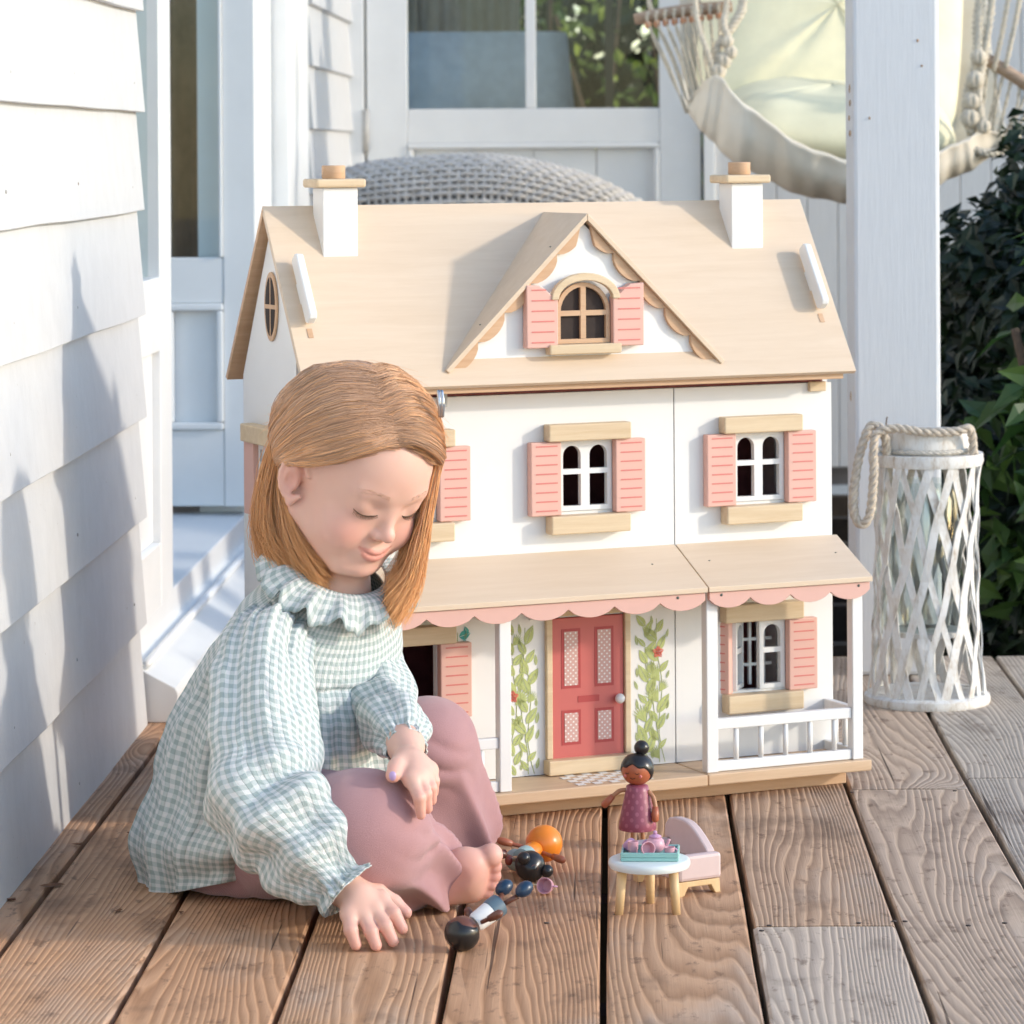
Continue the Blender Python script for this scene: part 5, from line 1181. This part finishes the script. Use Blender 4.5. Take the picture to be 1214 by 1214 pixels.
# lashes, brows, thumb nail
M['lash'] = plain('lash_brown', (.10, .055, .03), .6, .1); M['brow'] = plain('brow_blond', (.60, .375, .27), .7, .1); M['nail_lilac'] = plain('lilac_nail', (.50, .36, .62), .25, .03)
snap = lambda p: snap_to(head_base, p)
for s in (-1, 1):
    mb = MB(); arc = [snap((s * (.030 + .0135 * t), .075, -.0125 - .0042 * (1 - t * t) + .0010 * t)) + np.array([0, .0002, 0]) for t in np.linspace(-1, 1, 13)]
    mb.tube([h2w(q) for q in arc], [.0003 + .0005 * math.sin(math.pi * i / 12) for i in range(13)], 5)
    for i in range(1, 26):
        t = -1 + 2 * i / 26; q = snap((s * (.030 + .0135 * t), .075, -.0125 - .0042 * (1 - t * t) + .0010 * t)); e_ = q + np.array([s * (.0015 + .0030 * t), .0045, -.0030 + .0012 * t * t]) * (1.0 + .25 * t)
        mb.tube([h2w(q), h2w((q + e_) / 2 + np.array([0, .0006, -.0005])), h2w(e_)], [.00030, .00022, .00006], 3)
    gchild(mb, 'eyelashes', M['lash'])
    mb = MB(); r = random.Random(5)
    for i in range(50):
        t = r.random(); q = snap((s * (.014 + .030 * t), .078, .0100 + .0035 * math.sin(math.pi * t * .8) + r.uniform(-.0022, .0022))); e_ = q + np.array([s * .0050, -.0012 - .002 * t, .0010 - .002 * t])
        e_ = snap(e_) + np.array([0, .0003, 0]); mb.tube([h2w(q), h2w(e_)], [.00013, .00005], 3)
    gchild(mb, 'eyebrow', M['brow'])
mb = MB(); mb.sphere(tuple(K(465.5, 920, 3.2292)), (.0038, .0016, .0046), 12); gchild(mb, 'nail', M['nail_lilac'])
# ---- clothing
def interp(arr, n):
    a = np.array(arr, float); t = np.linspace(0, len(a) - 1, n); out = []
    P = np.vstack([2 * a[0] - a[1], a, 2 * a[-1] - a[-2]])
    for x in t:
        i = min(int(x), len(a) - 2); f = x - i; p0, p1, p2, p3 = P[i], P[i + 1], P[i + 2], P[i + 3]
        out.append(.5 * (2 * p1 + (p2 - p0) * f + (2 * p0 - 5 * p1 + 4 * p2 - p3) * f * f + (3 * p1 - p0 - 3 * p2 + p3) * f ** 3))
    return np.array(out)
_ph = np.random.default_rng(3).random((64, 64, 64)).astype(np.float32) * 2 - 1
def vnoise(p):
    i = np.floor(p).astype(int); f = p - i; f = f * f * (3 - 2 * f); o = 0
    for dx in (0, 1):
        for dy in (0, 1):
            for dz in (0, 1):
                w = (f[..., 0] if dx else 1 - f[..., 0]) * (f[..., 1] if dy else 1 - f[..., 1]) * (f[..., 2] if dz else 1 - f[..., 2])
                o = o + w * _ph[(i[..., 0] + dx) & 63, (i[..., 1] + dy) & 63, (i[..., 2] + dz) & 63]
    return o
def fbm(p, s, o=3):
    v = 0; a = .8; p = np.asarray(p)
    for k in range(o): v = v + a * vnoise(p * s + np.array([7.1 * k, 3.3 * k, 11.7])); s *= 2.1; a *= .5
    return v
def loft(name, C_, A_, B_, n, m, disp, mat, thick=.0012):
    """rings of centre C, half axes A and B; n rows, m columns; disp(s, th, p) -> offset along the ring normal; UV in metres of cloth"""
    C2, A2, B2 = interp(C_, n), interp(A_, n), interp(B_, n); th = np.linspace(0, 2 * math.pi, m + 1)[None, :, None]
    ct, st_ = np.cos(th), np.sin(th); d = A2[:, None] * ct + B2[:, None] * st_
    nr = A2[:, None] / (A2 * A2).sum(1)[:, None, None] * ct + B2[:, None] / (B2 * B2).sum(1)[:, None, None] * st_; nr /= np.linalg.norm(nr, axis=2, keepdims=True)
    V = C2[:, None] + d; sg = np.repeat(np.linspace(0, 1, n)[:, None], m + 1, 1); tg = np.repeat(th[0, :, 0][None], n, 0)
    dd = disp(sg, tg, V); dd[:, m] = dd[:, 0]; V = V + nr * dd[..., None]
    rw = np.linalg.norm(np.diff(V, axis=1), axis=2).sum(1); Rm = np.percentile(rw, 60)
    vv2 = np.concatenate([np.zeros((1, m + 1)), np.cumsum(np.linalg.norm(np.diff(V, axis=0), axis=2), axis=0)]); vv2 = .5 * vv2 + .5 * vv2.mean(1, keepdims=True)
    verts = V[:, :m].reshape(-1, 3); i, j = np.meshgrid(np.arange(n - 1), np.arange(m), indexing='ij'); i = i.ravel(); j = j.ravel(); j2 = (j + 1) % m
    faces = np.stack([i * m + j, (i + 1) * m + j, (i + 1) * m + j2, i * m + j2], 1)
    u0, u1 = j / m * Rm, (j + 1) / m * Rm; uvs = np.stack([u0, vv2[i, j], u0, vv2[i + 1, j], u1, vv2[i + 1, j + 1], u1, vv2[i, j + 1]], 1)
    me = bpy.data.meshes.new(name); me.from_pydata((verts - GO).tolist(), [], faces.tolist()); me.update()
    ul = me.uv_layers.new(name='UVMap'); ul.data.foreach_set('uv', uvs.astype(np.float32).ravel())
    o = link(name, me, mat, girl, True)
    if thick: so = o.modifiers.new('solid', 'SOLIDIFY'); so.thickness = thick; so.offset = 0
    return o
def gingham():
    t = NT('green_gingham'); tc = t.new('TexCoord'); sp = t.new('SeparateXYZ')
    nz = t.new('TexNoise'); t.l.new(tc.outputs['UV'], nz.inputs['Vector']); nz.inputs['Scale'].default_value = 42; nz.inputs['Detail'].default_value = 2
    ad = t.new('VectorMath', operation='MULTIPLY_ADD'); t.l.new(nz.outputs['Color'], ad.inputs[0]); ad.inputs[1].default_value = (.0032, .0032, 0); t.l.new(tc.outputs['UV'], ad.inputs[2]); t.l.new(ad.outputs[0], sp.inputs[0])
    Pd = .0095
    def stripe(o): return t.ramp(t.math('PINGPONG', t.math('MULTIPLY', o, 2 / Pd), 1.), [(.44, 0.), (.54, 1.)])
    a, b = stripe(sp.outputs[0]), stripe(sp.outputs[1]); v = t.math('MULTIPLY', t.math('ADD', a, b), .5)
    th = t.new('TexNoise'); mp = t.coord('UV', (1400, 1400, 1)); t.l.new(mp, th.inputs['Vector']); th.inputs['Scale'].default_value = 1; th.inputs['Detail'].default_value = 2
    c = t.ramp(v, [(0, (.83, .83, .815)), (.5, (.61, .665, .65)), (1, (.39, .475, .46))]); c = t.mix(t.math('MULTIPLY', th.outputs[0], .16), c, (.62, .66, .65)); t.base(c); t.rough(.9); t.b.inputs['Specular IOR Level'].default_value = .15
    t.b.inputs['Sheen Weight'].default_value = .15
    pk = t.noise(t.coord('UV', (1, 1, 1)), 150, 3, .6); pk2 = t.noise(t.coord('UV', (1, .35, 1)), 60, 3, .6); h = t.math('ADD', t.math('ADD', t.math('MULTIPLY', pk, .8), t.math('MULTIPLY', pk2, 1.0)), t.math('MULTIPLY', a, .25)); t.bump(h, .9, .0030)
    td = t.new('BsdfTranslucent'); t.l.new(c, td.inputs[0]); mx = t.new('MixShader'); mx.inputs[0].default_value = .12; t.l.new(t.b.outputs[0], mx.inputs[1]); t.l.new(td.outputs[0], mx.inputs[2]); t.l.new(mx.outputs[0], t.out.inputs['Surface'])
    return t.m
M['gingham'] = gingham()
BY = math.radians(48); bf = np.array([math.sin(BY), -math.cos(BY), 0]); bl = np.array([math.cos(BY), math.sin(BY), 0]); up = np.array([0, 0, 1.])
def ring(px, py, Y, a, b, lean=0., side=0.):
    f2 = bf * math.cos(lean) - up * math.sin(lean); l2 = bl * math.cos(side) + up * math.sin(side); return W3(px, py, Y), l2 * a, f2 * b
rings = [ring(401, 690, 3.463, .055, .046, .55, .05), ring(390, 712, 3.468, .080, .058, .55, .05), ring(378, 738, 3.475, .104, .069, .5, .04), ring(364, 775, 3.485, .112, .080, .38, .02),
         ring(352, 820, 3.495, .118, .098, .25), ring(344, 875, 3.50, .128, .114, .12), ring(338, 935, 3.50, .142, .130, .0), ring(326, 984, 3.50, .147, .135, -.12), ring(320, 1014, 3.50, .143, .133, -.22), ring(316, 1034, 3.50, .126, .116, -.26)]
RC, RA, RB = zip(*rings)
def torso_disp(s, t, p):
    sin, cos, ex = np.sin, np.cos, np.exp
    g = np.clip((s - .28) / .25, 0, 1); w = .0046 * sin(17 * t + 1.2 * sin(3 * t)) + .0024 * sin(29 * t + 2) + .0030 * sin(7 * t + .6)
    fold = .0085 * fbm(p, 15, 3) * np.minimum(1, s * 2); low = .010 * ex(-((s - .80) / .10) ** 2) * sin(3 * t + 1.0) + .006 * sin(24 * (s - .62) + 2.2 * cos(t)) * np.clip((s - .55) / .2, 0, 1)
    seam = -.0045 * ex(-((s - .33) / .014) ** 2) * (.5 + .5 * cos(t - 1.4))
    return g * w * (1.0 - .25 * s) + fold + low + seam
blouse = loft('blouse', RC, RA, RB, 150, 300, torso_disp, M['gingham'])
# collar ruffle
NT_ = 240; P1 = []
C0, A0, B0 = ring(402, 684, 3.462, 1, 1, .55, .05); nrm = np.cross(A0, B0); nrm = nrm if nrm[2] > 0 else -nrm
def ruffle_row(r):
    row = []
    for j in range(NT_):
        t = 2 * math.pi * j / NT_; wv = math.sin(13 * t + 1.6 * math.sin(2 * t)) + .45 * math.sin(29 * t + 1)
        a, b = .050 + (.090 - .050) * r, .042 + (.078 - .042) * r; hgt = .010 + .014 * r - .030 * r * r + .0080 * wv * r * r
        k = 1 + .045 * math.sin(13 * t + 1.6 * math.sin(2 * t) + 1.4) * r
        row.append(C0 + A0 * a * math.cos(t) * k + B0 * b * math.sin(t) * k + nrm * hgt)
    return row
rows = [ruffle_row(r) for r in np.linspace(0, 1, 14)]
def grid_uv(name, rows, mat, closed=True, su=.62, sv=.042, thick=.001, parent=None):
    n, m = len(rows), len(rows[0]); V = np.array(rows).reshape(-1, 3); faces, uvs = [], []
    for i in range(n - 1):
        for j in range(m if closed else m - 1):
            j2 = (j + 1) % m; faces.append((i * m + j, i * m + j2, (i + 1) * m + j2, (i + 1) * m + j)); u0, u1, v0, v1 = j / m * su, (j + 1) / m * su, i / (n - 1) * sv, (i + 1) / (n - 1) * sv; uvs += [(u0, v0), (u1, v0), (u1, v1), (u0, v1)]
    me = bpy.data.meshes.new(name); me.from_pydata((V - GO).tolist(), [], faces); me.update(); ul = me.uv_layers.new(name='UVMap'); ul.data.foreach_set('uv', np.array(uvs, np.float32).ravel())
    o = link(name, me, mat, parent or girl, True)
    if thick: so = o.modifiers.new('solid', 'SOLIDIFY'); so.thickness = thick; so.offset = 0
    return o
grid_uv('collar_ruffle', rows, M['gingham'], parent=blouse)
# sleeves
def sleeve(name, path, radii, ref, n, m, disp, squash=None):
    P = interp(path, n); R_ = interp(np.array(radii)[:, None], n)[:, 0]; A_, B_ = [], []; r_ = np.array(ref, float)
    for i in range(n):
        t = P[min(i + 1, n - 1)] - P[max(i - 1, 0)]; t /= np.linalg.norm(t); a = r_ - t * (r_ @ t); a /= np.linalg.norm(a); b = np.cross(t, a); r_ = a; A_.append(a * R_[i]); B_.append(b * R_[i])
    return loft(name, P, A_, B_, n, m, disp, M['gingham'])
def slv_disp(seed, elbow, amp=1.):
    def f(s, t, p):
        sin, cos, ex = np.sin, np.cos, np.exp
        g = .0095 * fbm(p + seed, 17, 3); e = ex(-((s - elbow) / .17) ** 2)
        fold = .0075 * e * sin(52 * s + 2.0 * cos(t + seed) + 1.5 * fbm(p, 9, 1)) * (.55 + .45 * cos(t - 1.8))
        gat = (.0030 * sin(15 * t + seed) + .0018 * sin(27 * t)) * (ex(-((s - .06) / .10) ** 2) + 1.4 * ex(-((s - .90) / .09) ** 2))
        return amp * (g + fold + gat + .0035 * sin(5 * t + 4 * s + seed)) * np.where(s < .965, 1, .5)
    return f
rp = [K(352, 752, 3.47), K(318, 764, 3.40), K(306, 830, 3.345), K(310, 900, 3.31), K(322, 952, 3.275), K(352, 988, 3.25), K(384, 1024, 3.228), K(401, 1044, 3.217), K(408, 1052, 3.214), K(414, 1058, 3.212)]
sleeve('sleeve', rp, [.026, .043, .0525, .055, .0565, .054, .047, .0285, .0275, .0325], bf, 130, 150, slv_disp(1.3, .52)).parent = girl
lp = [K(424, 752, 3.545), K(430, 770, 3.54), K(438, 803, 3.515), K(450, 832, 3.47), K(464, 854, 3.41), K(475, 871, 3.35), K(479, 881, 3.325), K(481, 887, 3.312)]
sleeve('sleeve', lp, [.026, .032, .034, .0350, .0335, .0290, .0190, .0205], bf, 90, 110, slv_disp(4.1, .55, .7))
# trousers
def trousers_mat():
    t = NT('dusty_pink_jersey'); v = t.coord('Object'); w = t.new('TexWave'); w.bands_direction = 'DIAGONAL'; t.l.new(v, w.inputs[0]); w.inputs['Scale'].default_value = 420; w.inputs['Distortion'].default_value = 1.5
    n = t.noise(v, 700, 2, .6); b = t.noise(v, 16, 3, .5); t.base(t.ramp(b, [(.3, (.42, .225, .23)), (.7, (.47, .265, .27))])); t.rough(.95); t.b.inputs['Sheen Weight'].default_value = .3; t.b.inputs['Specular IOR Level'].default_value = .15
    t.bump(t.math('ADD', n, t.math('MULTIPLY', w.outputs[1], .4)), .5, .0010); return t.m
M['pink_trousers'] = trousers_mat()
def fold_caps(P, d, caps, k=.006):
    for a, b, r in caps: d = smin(d, sd_cap(P, a, b, r, r * .6), k)
    return d
def trouser_fn(P):
    d = sd_cap(P, hipR, knR, .074, .058); d = smin(d, sd_ell(P, knR + np.array([-.004, .004, .004]), (.056, .056, .056)), .02)
    d = smin(d, sd_cap(P, knR + np.array([.010, .02, -.012]), K(500, 1035, 3.345), .052, .041), .018); d = smin(d, sd_cap(P, pelvis, K(300, 1000, 3.47), .085, .085), .03)
    d = smin(d, sd_cap(P, hipL, knL, .072, .048), .02); d = smin(d, sd_cap(P, knL, K(532, 990, 3.57), .047, .050), .016)
    # folds behind the knee and above the hem
    # flat on the planks
    d = smax(d, -(P[:, 2] - .002), .004)
    return d
lo, hi = bounds([pelvis - [.1, 0, 0], hipR, knR, anR, hipL, knL, anL, K(585, 990, 3.56)], .085); lo[2] = -.004
V, F_ = nets(trouser_fn, lo, hi, .0030)
d3 = .0010 * fbm(V, 26, 2) + .0024 * fbm(V * np.array([1, 1, .5]), 9, 2)
def fold_field(V, c, ax, per, sx, sy, amp, bend=0.):
    # cloth folds: ridges across `ax`, fading away from c
    c = np.asarray(c); ax = np.asarray(ax, float); ax /= np.linalg.norm(ax); q = V - c; a = q @ ax; r = np.linalg.norm(q - a[:, None] * ax, axis=1); z = q[:, 2]
    ph = 2 * math.pi * (a + bend * z * z / .05 + .15 * z + .012 * fbm(V, 22, 2)) / per; w = np.abs(np.sin(ph / 2)) ** .7 * 2 - 1.2
    return amp * w * np.exp(-(a / sx) ** 2 - (r / sy) ** 2)
def leg_folds(V, top, hem, n, amp, ph, r0, r1):
    # pleats that run down a trouser leg and deepen towards the hem
    ax = hem - top; L = np.linalg.norm(ax); ax = ax / L; q = V - top; t = (q @ ax) / L; rd = q - (q @ ax)[:, None] * ax; dist = np.linalg.norm(rd, axis=1)
    e1 = np.cross(ax, [0, 1, .2]); e1 /= np.linalg.norm(e1); e2 = np.cross(ax, e1); an = np.arctan2(rd @ e2, rd @ e1)
    w = np.clip((t - .05) / .8, 0, 1.0) ** 1.1 * np.clip((r1 - dist) / r0, 0, 1) * np.clip((1.35 - t) / .2, 0, 1); k = n * an + ph + .9 * fbm(V, 10, 2) + 1.2 * t
    return amp * w * ((1 - np.abs(np.sin(k / 2))) ** 1.25 * 2.0 - .75)
d3 += leg_folds(V, knL, K(534, 985, 3.57), 6, .0085, .6, .02, .105)
d3 += leg_folds(V, knR + np.array([.0, .01, .02]), K(505, 1042, 3.35), 7, .0085, 1.4, .02, .095)
d3 += fold_field(V, K(492, 985, 3.29), (.55, -.2, .8), .024, .028, .045, .0042, .2)
d3 += fold_field(V, K(500, 915, 3.46), (.5, -.2, .85), .028, .032, .05, .0045)
d3 += fold_field(V, K(330, 1045, 3.37), (1, -.5, .3), .034, .08, .06, .0016, .3)
tm = bpy.data.meshes.new('trousers'); tm.from_pydata((V - GO).tolist(), [], F_.tolist()); tm.update()
nn_ = np.zeros(len(V) * 3, np.float32); tm.vertices.foreach_get('normal', nn_); V2 = V + nn_.reshape(-1, 3) * d3[:, None]; V2[:, 2] = np.maximum(V2[:, 2], .0015); tm.vertices.foreach_set('co', (V2 - GO).astype(np.float32).ravel()); tm.update()
tr_o = link('trousers', tm, M['pink_trousers'], girl, True); sm2 = tr_o.modifiers.new('smooth', 'SMOOTH'); sm2.factor = .5; sm2.iterations = 4
# ---- hair
c0h = np.array([0, -.006, .022]); rad0 = np.array([.0725, .0895, .0775])
def scalp(d, off):
    d = np.asarray(d, float); d = d / np.linalg.norm(d); p = d * (rad0 + off)
    return c0h + p
def slerp(a, b, t):
    a = a / np.linalg.norm(a); b = b / np.linalg.norm(b); w = math.acos(max(-1, min(1, float(a @ b)))); return (a * math.sin((1 - t) * w) + b * math.sin(t * w)) / (math.sin(w) + 1e-9)
cam_l = w2h(np.array([0, 0, CAM_H]))
def px_dir(px, py, off=.006):
    # unit scalp direction seen at a photo pixel (nearest one where the ray misses the head)
    R_ = rad0 + off; o = (cam_l - c0h) / R_; d = (w2h(W3(px, py, 3.4)) - cam_l) / R_; d = d / np.linalg.norm(d); b = o @ d; disc = b * b - (o @ o - 1)
    q = o + d * (-b - math.sqrt(disc)) if disc > 0 else o - d * b
    return q / np.linalg.norm(q)
gw = lambda x, y, dep=0.: np.array([x / 1163., dep, -y / 1163.]) @ HB / HSC       # picture displacement in head axes
hr_rng = random.Random(12); strands = []; G = hr_rng.gauss; U_ = hr_rng.uniform
def resample(P, n):
    P = np.array(P); L = np.concatenate([[0], np.cumsum(np.linalg.norm(np.diff(P, axis=0), axis=1))]); t = np.linspace(0, L[-1], n); return np.stack([np.interp(t, L, P[:, k]) for k in range(3)], 1)
hn = np.random.default_rng(21)
def cm_rows(P, n):
    """Catmull-Rom along axis 1 of (N, K, 3)"""
    P = np.concatenate([2 * P[:, :1] - P[:, 1:2], P, 2 * P[:, -1:] - P[:, -2:-1]], 1); K_ = P.shape[1] - 3; x = np.linspace(0, K_ - 1e-6, n); i = x.astype(int); t = (x - i)[None, :, None]; a, b, c, d = P[:, i], P[:, i + 1], P[:, i + 2], P[:, i + 3]
    return .5 * (2 * b + (c - a) * t + (2 * a - 5 * b + 4 * c - d) * t * t + (3 * b - a - 3 * c + d) * t ** 3)
def make(guides, hangs, n, spread, lo_lift, r=.0005, npt=20):
    D = np.array([[px_dir(*p) for p in g] for g in guides]); m, kk = D.shape[:2]; cl = hn.uniform(-1, 1, (m * 22 + 1, 3))
    x = hn.random(n) * (m - 1); ai = np.minimum(x.astype(int), m - 2); f = (x - ai)[:, None, None]; c = cl[(x * 22).astype(int)]
    dd = D[ai] * (1 - f) + D[ai + 1] * f; q = np.clip(x / (m - 1) + hn.normal(0, .10, n), 0, 1)[:, None]
    lift = lo_lift + .0085 * hn.random(n) ** 1.3 + .0009 * c[:, 0]; j = hn.normal(0, spread, (n, 1, 3)); w = np.array([1.6] + [.5 + .6 * k / kk for k in range(1, kk)])[None, :, None]
    dd = dd + j * w; dd[:, 0] += hn.normal(0, .028, (n, 3)); dd /= np.linalg.norm(dd, axis=2, keepdims=True)
    lf = lift[:, None] * np.array([.45] + [.55 + .45 * math.sin(math.pi * (k + .6) / (kk + .2)) for k in range(1, kk)])[None] + hn.normal(0, .0007, (n, kk))
    pts = c0h + dd * (rad0 + lf[..., None]); h0, h1 = (np.array(h, float) for h in hangs); S_ = np.linspace(0, 1, len(h0))[1:]
    h = h0[None, 1:] * (1 - q[..., None]) + h1[None, 1:] * q[..., None]; wig = c[:, 1:] * 4 + hn.normal(0, 1, (n, 2)) * np.array([5., 10.])
    h[..., :2] += wig[:, None] * S_[None, :, None] ** 1.4 + hn.normal(0, 1.6, h[..., :2].shape); h[..., 2] += .012 * c[:, 2:3] * S_[None] + hn.normal(0, .004, (n, 1)) * S_[None]
    wv = np.stack([h[..., 0] / 1163., h[..., 2], -h[..., 1] / 1163.], -1) @ HB / HSC
    P = cm_rows(np.concatenate([pts, pts[:, -1:] + wv], 1), npt); rr = r * hn.uniform(.7, 1.3, n)
    for a_, b_ in zip(P, rr): strands.append((a_, b_))
near = [[(470, 522), (442, 532), (406, 543), (372, 548), (350, 546), (340, 556)], [(468, 516), (434, 524), (396, 535), (364, 542), (344, 546), (334, 556)], [(466, 508), (424, 514), (384, 524), (354, 536), (338, 546), (330, 554)], [(456, 488), (412, 492), (370, 508), (346, 526), (334, 538), (328, 548)],
        [(445, 465), (400, 470), (364, 490), (342, 512), (332, 526), (326, 538)], [(430, 444), (390, 452), (356, 476), (338, 500), (330, 514), (325, 526)], [(416, 432), (384, 446), (354, 470), (338, 492), (330, 506), (326, 518)], [(402, 432), (374, 446), (350, 466), (338, 484), (331, 498), (327, 510)]]
HI, HO_ = [(0, 0, 0), (3, 30, .0), (12, 66, -.004), (28, 96, -.006), (48, 122, -.004)], [(0, 0, 0), (-13, 42, .006), (-23, 86, .010), (-20, 128, .008), (18, 172, .002)]
make(near, (HI, HO_), 10500, .019, .0085, .00046)
make(near[4:], ([(0, 0, 0), (-7, 36, .0), (-9, 76, -.004), (2, 112, -.006), (34, 146, -.004)], HO_), 2200, .040, .0110, .00046)
far = [[(470, 522), (488, 527), (505, 536), (516, 546), (522, 552)], [(469, 514), (488, 515), (507, 524), (519, 536), (525, 546)], [(466, 506), (486, 502), (506, 510), (520, 524), (527, 540)], [(456, 486), (480, 480), (504, 490), (520, 508), (529, 530)], [(442, 460), (468, 456), (496, 468), (516, 492), (528, 518)], [(424, 436), (454, 436), (484, 450), (508, 476), (525, 506)]]
make(far, ([(0, 0, 0), (-10, 45, .004), (-20, 95, .006), (-32, 140, .004), (-54, 172, 0)], [(0, 0, 0.), (-14, 50, .02), (-26, 102, .03), (-36, 152, .03), (-52, 190, .02)]), 5600, .016, .0070, .00046)
for i in range(420):                                    # fine short hair along the brow
    g = near[hr_rng.randrange(0, 2)] if i % 3 else far[0]; k0 = hr_rng.randrange(0, 3); dy = U_(-3, 8); pts = [scalp(px_dir(p[0] + U_(-7, 7), p[1] + dy * (1 - .5 * q)), .0045 + .003 * q) for q, p in enumerate(g[k0:k0 + 3])]
    strands.append((resample(smooth_path(pts, 4), 9), .00022))
nb = 3000; tt = hn.random(nb); d0 = np.stack([.12 + hn.normal(0, .04, nb), .12 - .75 * hn.random(nb), np.full(nb, .95)], 1); d1 = np.stack([-.90 + 1.75 * tt, -.62 - .3 * np.sin(np.pi * tt) + hn.normal(0, .08, nb), .10 + hn.normal(0, .08, nb)], 1)
d0 /= np.linalg.norm(d0, axis=1, keepdims=True); d1 /= np.linalg.norm(d1, axis=1, keepdims=True); lb = .0065 + .0045 * hn.random(nb)
pb = []
for k in range(8):                                      # the crown and the back of the head
    t = k / 7; d = d0 * (1 - t) + d1 * t; d /= np.linalg.norm(d, axis=1, keepdims=True); pb.append(c0h + d * (rad0 + (lb * (.55 + .45 * math.sin(math.pi * (k + .4) / 7.6)))[:, None]))
pb = np.stack(pb, 1); wv = np.array([gw(0, 110 * s_, .01 * s_) for s_ in (.33, .66, 1.)])[None] + hn.normal(0, .004, (nb, 3, 3)); pb = cm_rows(np.concatenate([pb, pb[:, -1:] + wv], 1), 18)
for q in pb: strands.append((q, .00055))
for i in range(220):                                    # flyaways
    g = near[hr_rng.randrange(3, 7)] if i % 3 else far[hr_rng.randrange(2, 6)]; k0 = hr_rng.randrange(0, 3); pts = [scalp(px_dir(*p) + np.array([G(0, .05) for _ in range(3)]), .008 + .010 * hr_rng.random() * s_) for s_, p in enumerate(g[k0:k0 + 3])]
    strands.append((resample(smooth_path(pts, 5), 12), .00017))
HVt, HFt, HTt = [], [], []; base_i = 0
from collections import defaultdict
byn = defaultdict(list)
for pts, r in strands: byn[len(pts)].append((np.asarray(pts), r))
for n, lst in byn.items():
    P = np.stack([q[0] for q in lst]); r = np.array([q[1] for q in lst])[:, None, None]; N = len(P); T_ = np.gradient(P, axis=1); T_ /= np.linalg.norm(T_, axis=2, keepdims=True) + 1e-9
    A_ = np.cross(T_, P - c0h + np.array([.013, .007, .004])); A_ /= np.linalg.norm(A_, axis=2, keepdims=True) + 1e-9; B_ = np.cross(T_, A_); rr = r * np.concatenate([np.linspace(.75, 1, n // 2), np.linspace(1, .3, n - n // 2)])[None, :, None]
    ring_ = np.stack([P + A_ * rr, P + (-.5 * A_ + .87 * B_) * rr, P + (-.5 * A_ - .87 * B_) * rr], 2); HVt.append(ring_.reshape(-1, 3))
    HTt.append(np.repeat(np.clip(np.linspace(0, 1, n)[None] + hn.normal(0, .22, (N, 1)), 0, 1).reshape(-1), 3)); k = (np.arange(N)[:, None] * n + np.arange(n - 1)[None]).reshape(-1) * 3 + base_i
    for a in range(3): b = (a + 1) % 3; HFt.append(np.stack([k + a, k + b, k + 3 + b, k + 3 + a], 1))
    base_i += 3 * n * N
# close cap beneath the strands
def cap_fn(P):
    d = sd_ell(P, c0h, rad0 + .0035); face = sd_ell(P, (-.004, .082, -.046), (.080, .084, .103)); d = smax(d, -face, .006)
    d = smax(d, -(P[:, 2] - .020 - .62 * (P[:, 1] + .012)), .006); return d
V, F_ = nets(cap_fn, (-.085, -.105, -.06), (.085, .10, .112), .003); HVt.append(V); HFt.append(F_ + base_i); HTt.append(np.full(len(V), .12))
HVw = h2w(np.concatenate(HVt)); hm_ = bpy.data.meshes.new('hair'); hm_.from_pydata((HVw - GO).tolist(), [], np.concatenate(HFt).tolist()); hm_.update()
at = hm_.attributes.new('along', 'FLOAT', 'POINT'); at.data.foreach_set('value', np.concatenate(HTt).astype(np.float32))
def hair_mat():
    t = NT('strawberry_blond_hair'); a = t.new('Attribute'); a.attribute_name = 'along'; t.base(t.ramp(a.outputs['Fac'], [(0, (.50, .30, .195)), (.30, (.66, .385, .235)), (.6, (.85, .46, .225)), (1, (.93, .49, .21))])); t.rough(.33); t.b.inputs['Specular IOR Level'].default_value = .7; t.b.inputs['Specular Tint'].default_value = (1, .8, .6, 1)
    return t.m
hair = link('hair', hm_, hair_mat(), girl, True)
# hair clip
M['clip'] = plain('silver_clip', (.55, .56, .58), .25, .05); M['clip'].node_tree.nodes['Principled BSDF'].inputs['Metallic'].default_value = .9
mb = MB()
for k in (0, 1): mb.tube(smooth_path([K(520 + k * 3, 463, 3.40), K(521 + k * 4, 478, 3.395), K(522 + k * 2, 494, 3.40)], 4), [.0022] * 9, 6)
gchild(mb, 'hair_clip', M['clip'])
